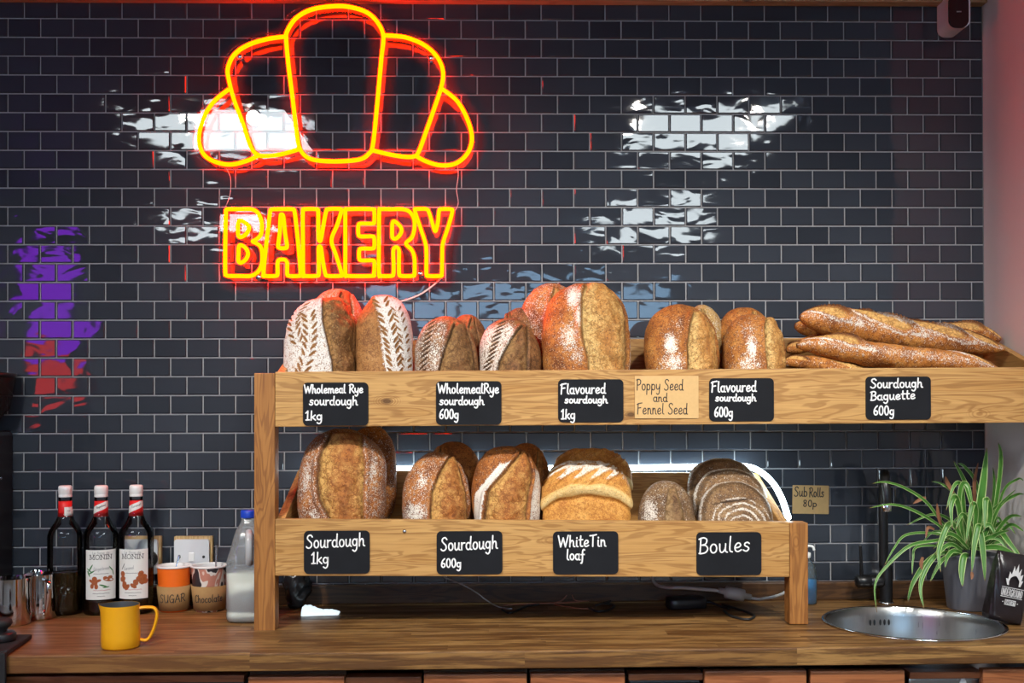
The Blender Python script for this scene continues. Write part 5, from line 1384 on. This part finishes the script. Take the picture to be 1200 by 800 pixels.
LV = [  # (pixel path, forward offsets at root and tip in metres, width px)
 ([(500, 480), (380, 370), (300, 270), (200, 205), (110, 178), (50, 185)], -.02, -.10, 11), ([(500, 500), (360, 380), (240, 310), (140, 283), (35, 300)], -.02, -.10, 11),
 ([(480, 490), (400, 450), (330, 455), (220, 480), (110, 580), (62, 660), (70, 790)], -.04, -.10, 13), ([(500, 470), (350, 420), (210, 425), (150, 490), (108, 565)], -.02, -.09, 9),
 ([(470, 500), (410, 470), (330, 540), (285, 620), (275, 690), (292, 772)], -.05, -.12, 20), ([(480, 480), (440, 390), (405, 378), (368, 470), (360, 530), (370, 600)], -.05, -.11, 22),
 ([(490, 480), (478, 300), (462, 190), (430, 200), (395, 310)], -.04, -.09, 18), ([(480, 480), (455, 300), (470, 190), (500, 200), (520, 290)], -.05, -.09, 18),
 ([(480, 480), (455, 300), (435, 248), (418, 300), (425, 395)], -.05, -.10, 24), ([(520, 480), (535, 330), (522, 280), (505, 350), (488, 468)], -.05, -.10, 22),
 ([(545, 480), (550, 330), (572, 160), (586, 18)], -.03, -.05, 34), ([(560, 480), (602, 340), (582, 258), (578, 330), (574, 402)], -.05, -.10, 24),
 ([(540, 470), (548, 380), (528, 470), (515, 602)], -.06, -.105, 24), ([(550, 470), (556, 418), (570, 520), (577, 644)], -.06, -.105, 24),
 ([(500, 525), (478, 528), (468, 600), (472, 668)], -.06, -.095, 28), ([(580, 480), (640, 412), (690, 460), (755, 550)], -.05, -.14, 22),
 ([(580, 490), (680, 350), (750, 338)], -.05, -.16, 14), ([(570, 490), (640, 300), (720, 240), (760, 235)], -.04, -.15, 14),
 ([(600, 450), (640, 200), (652, 60), (640, -6)], -.02, -.10, 18), ([(590, 460), (620, 220), (615, 110)], 0, -.02, 12),
 ([(560, 450), (500, 230), (470, 150), (430, 80)], 0, .0, 18), ([(570, 450), (540, 200), (485, 110), (448, 90)], 0, .01, 14),
 ([(600, 480), (660, 230), (730, 165), (758, 172)], -.03, -.14, 10), ([(540, 490), (640, 485), (740, 530)], -.06, -.14, 24),
 ([(460, 510), (380, 540), (320, 645)], -.04, -.08, 16), ([(450, 500), (330, 530), (245, 640), (215, 740)], -.02, -.03, 20),
 ([(600, 480), (690, 380), (760, 410)], -.03, -.14, 14), ([(440, 480), (265, 480), (240, 540), (236, 612)], -.02, -.06, 9),
 ([(530, 470), (420, 360), (330, 330), (210, 380)], -.01, -.03, 12), ([(540, 470), (450, 260), (380, 190), (325, 175)], 0, .01, 10),
 ([(560, 470), (600, 330), (660, 270), (720, 215)], -.02, -.12, 11), ([(500, 490), (440, 430), (390, 430), (345, 520)], -.05, -.09, 18),
 ([(520, 500), (590, 440), (650, 450), (690, 520)], -.05, -.11, 20), ([(560, 500), (620, 430), (690, 405)], -.04, -.12, 16),
 ([(520, 480), (500, 380), (470, 330), (440, 400)], -.04, -.08, 20), ([(560, 490), (650, 440), (720, 500), (745, 540)], -.05, -.15, 18),
 ([(530, 480), (560, 400), (600, 380), (630, 440)], -.05, -.08, 18), ([(470, 510), (430, 500), (400, 530), (390, 580)], -.05, -.085, 18)]
rg = random.Random(5)
for k in range(26):
    a = rg.uniform(-2.9, .1); ln = rg.uniform(90, 210); x0 = 530 + rg.uniform(-50, 60); 
    dx, dy = math.cos(a), math.sin(a) * 1.1
    LV.append(([(x0, 495), (x0 + dx * ln * .45, 480 + dy * ln * .6), (x0 + dx * ln * .8, 480 + dy * ln * .78), (x0 + dx * ln * 1.1, 500 + dy * ln * .70 + 25)], rg.uniform(-.04, .04), rg.uniform(-.08, .05), rg.uniform(9, 17)))
def leaf(pts, d0, d1, w, V, F_, RG):
    n = len(pts); C = []
    for i, (x, y) in enumerate(pts):
        px_, py_ = 1010 + x / 4, 520 + y / 4
        q = at_y(px_, py_, P.y + d0 + (d1 - d0) * i / (n - 1))
        if q.y > -.032: q = at_y(px_, py_, -.032)
        if q.x > XN - .012: q = at_x(px_, py_, XN - .012)
        C.append(q - P)
    K = catmull(C, 9); N = len(K); b = len(V); hw = w / 4 * kP / 2
    for i in range(N):
        s = i / (N - 1); T = (K[min(i + 1, N - 1)] - K[max(i - 1, 0)]).normalized()
        view = (K[i] + P - CAM).normalized(); side = T.cross(view)
        side = side.normalized() if side.length > .1 else Vector((1, 0, 0))
        nn = side.cross(T).normalized()
        ww = hw * (.55 + .6 * math.sin(min(1, s * 1.35) * PI * .62)) * (1 - s ** 3.5) + .0004
        for o, m_, z in ((-1, 1., .22), (-.55, .35, .02), (0, 0., -.12), (.55, .35, .02), (1, 1., .22)):
            V.append(tuple(K[i] + side * (ww * o) + nn * (-ww * z))); RG.append((m_, s, 0, 0))
    for i in range(N - 1):
        for k in range(4): F_.append((b + i * 5 + k, b + (i + 1) * 5 + k, b + (i + 1) * 5 + k + 1, b + i * 5 + k + 1))
V, F_, RG = [], [], []
for l_ in LV: leaf(*l_, V, F_, RG)
o = mesh('foliage', (V, F_), LF, t)
ca = o.data.color_attributes.new('reg', 'FLOAT_COLOR', 'POINT'); ca.data.foreach_set('color', np.array(RG, dtype=np.float32).ravel())
V, F_, RG = [], [], []
for l_ in (([(530, 300), (528, 180), (545, 88)], 0, 0, 14), ([(370, 380), (358, 330), (352, 278)], -.04, -.05, 14), ([(430, 230), (400, 180), (392, 152)], 0, 0, 16), ([(300, 250), (270, 262), (240, 280)], -.03, -.03, 14), ([(340, 400), (310, 392), (300, 440)], -.04, -.05, 12), ([(285, 530), (278, 560), (282, 590)], -.1, -.1, 14), ([(515, 600), (517, 615), (514, 635)], -.106, -.108, 12)):
    leaf(*l_, V, F_, RG)
mesh('dry_leaves', (V, F_), DF, t)

# coffee bag leaning at the right edge
P = base(1193, 730.5)
t = thing('coffee_bag', 'black coffee bag with a white flame print, leaning right of the plant pot', 'bag', P, -.06)
M_bagfilm = plain('black_bag_film', (.014, .010, .012), .28, var=.4, bump=.4, scale=50)
def bagmesh():
    n = 14; v = []; f = []; m_ = 48
    for i in range(n + 1):
        s = i / n; z = .150 * s
        w = .0375; d = .024 * (1 - sst(np.array([s]), .72, 1.)[0] * .86) * (.93 + .07 * math.sin(s * 7))
        for k in range(m_):
            a = 2 * PI * k / m_; c, q = math.cos(a), math.sin(a)
            wr = .0012 * math.sin(7 * a + s * 15) * (0 if i in (0,) else 1)
            v.append(((w + wr) * math.copysign(abs(c) ** .28, c), (d + wr) * math.copysign(abs(q) ** .3, q), z + (.0025 * math.sin(k * 2.1) if i == n else 0)))
    for i in range(n):
        for k in range(m_): f.append((i * m_ + k, i * m_ + (k + 1) % m_, (i + 1) * m_ + (k + 1) % m_, (i + 1) * m_ + k))
    f.append(tuple(range(m_))[::-1]); f.append(tuple(n * m_ + k for k in range(m_)))
    return v, f
BT = .20
ct, st_ = math.cos(BT), math.sin(BT)
def lean(vf):   # leans to the right about its lower right edge
    return [((x - .0375) * ct + z * st_ + .0, y, -(x - .0375) * st_ + z * ct + .0004) for x, y, z in vf[0]], vf[1]
bag = mesh('bag_body', lean(bagmesh()), M_bagfilm, t)
def fl(q): return (q[0] / 1000, -.0262, q[1] / 1000), (0, -1, 0)
def lp(polys, lift=.0006):
    mb = MB()
    for pl_ in polys: mb.add(decal(fl, pl_, lift))
    return lean(mb.vf)
flames = [[(-15, 84), (-19, 100), (-14, 96), (-12, 112), (-8, 104), (-6, 122), (-1, 112), (2, 130), (6, 112), (10, 121), (11, 104), (16, 110), (15, 95), (20, 98), (16, 84), (12, 84), (11, 92), (7, 99), (0, 102), (-7, 99), (-11, 92), (-11, 84)]]
def strip(outer, inner):
    n = len(outer); v = []; f = []
    for a, b in zip(outer, inner):
        for q in (a, b):
            Pp, Nn = fl(q); v.append(tuple(Vector(Pp) + Vector(Nn) * .0006))
    for i in range(n - 1): f.append((2 * i, 2 * i + 1, 2 * i + 3, 2 * i + 2))
    return v, f
outer = [(-14, 82), (-19, 96), (-14, 95), (-13, 112), (-8, 106), (-5, 126), (-1, 114), (3, 132), (6, 112), (11, 122), (11, 106), (17, 110), (15, 95), (19, 96), (15, 82)]
inner = [(-10, 82), (-11, 90), (-10, 94), (-9, 98), (-6, 101), (-3, 103), (0, 104), (2, 104), (4, 103), (6, 101), (8, 98), (10, 95), (11, 92), (11, 88), (11, 82)]
wm = MB(); wm.add(strip(outer, inner))
for y in (76, 55): wm.add(decal(fl, [(-24, y), (24, y), (24, y + 1.3), (-24, y + 1.3)], .0006))
wm.add(decal(fl, [(-12, 38), (12, 38), (12, 50), (-12, 50)], .0006))
wm.add(decal(fl, blob(-16, 44, 1.2, 1.2), .0006)); wm.add(decal(fl, blob(16, 44, 1.2, 1.2), .0006))
mesh('flame_print', lean(wm.vf), plain('white_print', (.62, .62, .62), .6), bag, False)
def up_(strk): return [[(x, -y) for x, y in s] for s in strk]
mesh('print_lettering', lean(ink(up_(strokes('UNDERGROUND', -23, 23, -58.5, 15, 0, False, .16)), 1.3, fl, .0006)), plain('white_print_letters', (.62, .62, .62), .6), bag, False)
mesh('print_lettering', lean(ink(up_(strokes('BAKERY', -10.5, 10.5, -39.8, 8.5, 0, False, .16)), 1.0, fl, .0010)), M_dark, bag, False)

# small device under the beam, top right
P = at_y(1118.5, 17, -.06)
t = thing('wall_device', 'small black and white rounded device high in the right corner', 'device', P, .0)
mesh('housing', moved(slab(rrect(.052, .095, .02, 8), -.02, .055), (.005, 0, .008)), M_plate, t, False)
mesh('front', slab(rrect(.049, .082, .019, 8), -.026, -.0205), plain('gloss_black', (.006, .006, .007), .12), t, False)
mesh('badge', join(*[box(x, x + .0018, -.0268, -.026, -.0036, -.0010) for x in (-.0055, -.003, -.0005, .002, .0042)]), plain('pale_badge', (.45, .45, .45), .5), t, False)
# spotlights added out of view to brighten the bread and leave the upper wall darker
def spot(label, p, aim, watts):
    P = Vector(p); t = thing('added_spotlight', label, 'spotlight', P, 0, 'added ceiling spotlights')
    d = (Vector(aim) - P).normalized(); q = d.to_track_quat('-Z', 'Y')
    v, f = lathe([(.0001, .13), (.034, .13), (.036, .125), (.036, .0), (.032, .0), (.030, .03), (.0001, .035)], 28, False, False)
    mesh('lamp_can', ([tuple(q @ Vector((x, y, z + .0))) for x, y, z in v], f), M_black, t)
    mesh('stem', tube([q @ Vector((0, 0, .08)), Vector((0, 0, ZC - P.z - .002))], .008, 10), M_black, t)
    ld = bpy.data.lights.new('spot_beam', 'SPOT'); ld.energy = watts; ld.color = (1., .95, .87); ld.spot_size = math.radians(62); ld.spot_blend = 1.; ld.shadow_soft_size = .03
    lo = bpy.data.objects.new('spot_beam', ld); col.objects.link(lo); lo.parent = t; lo.rotation_euler = q.to_euler(); lo.location = q @ Vector((0, 0, -.004))
for lb, p, aim in (('added black spotlight over the far left, aimed at the left loaves', (-1.25, -1.9, 2.6), (-.5, -.3, 1.2)),
                   ('added black spotlight left of the centre, aimed at the middle loaves', (-1.0, -1.9, 2.6), (.05, -.3, 1.2)),
                   ('added black spotlight right of centre, aimed at the flavoured loaves', (.62, -1.9, 2.6), (.35, -.3, 1.2)),
                   ('added black spotlight over the far right, aimed at the baguettes', (1.1, -1.9, 2.6), (.85, -.3, 1.2))):
    spot(lb, p, aim, 88)
# ------------------------------------------------------------------ light and view
w = bpy.data.worlds.new('daylight'); sc.world = w; w.use_nodes = True
bg = w.node_tree.nodes['Background']; bg.inputs[0].default_value = (.42, .70, 1., 1); bg.inputs[1].default_value = 8.
vs = sc.view_settings
sc.display_settings.display_device = 'sRGB'
vs.view_transform = 'Standard'; vs.look = 'None'; vs.exposure = 0.0; vs.gamma = 1.0; vs.use_curve_mapping = False
cy = sc.cycles
cy.use_denoising = True
cy.max_bounces = 8; cy.diffuse_bounces = 3; cy.glossy_bounces = 4; cy.transparent_max_bounces = 24; cy.transmission_bounces = 6
cy.caustics_reflective = False; cy.caustics_refractive = False
cy.sample_clamp_indirect = 6.
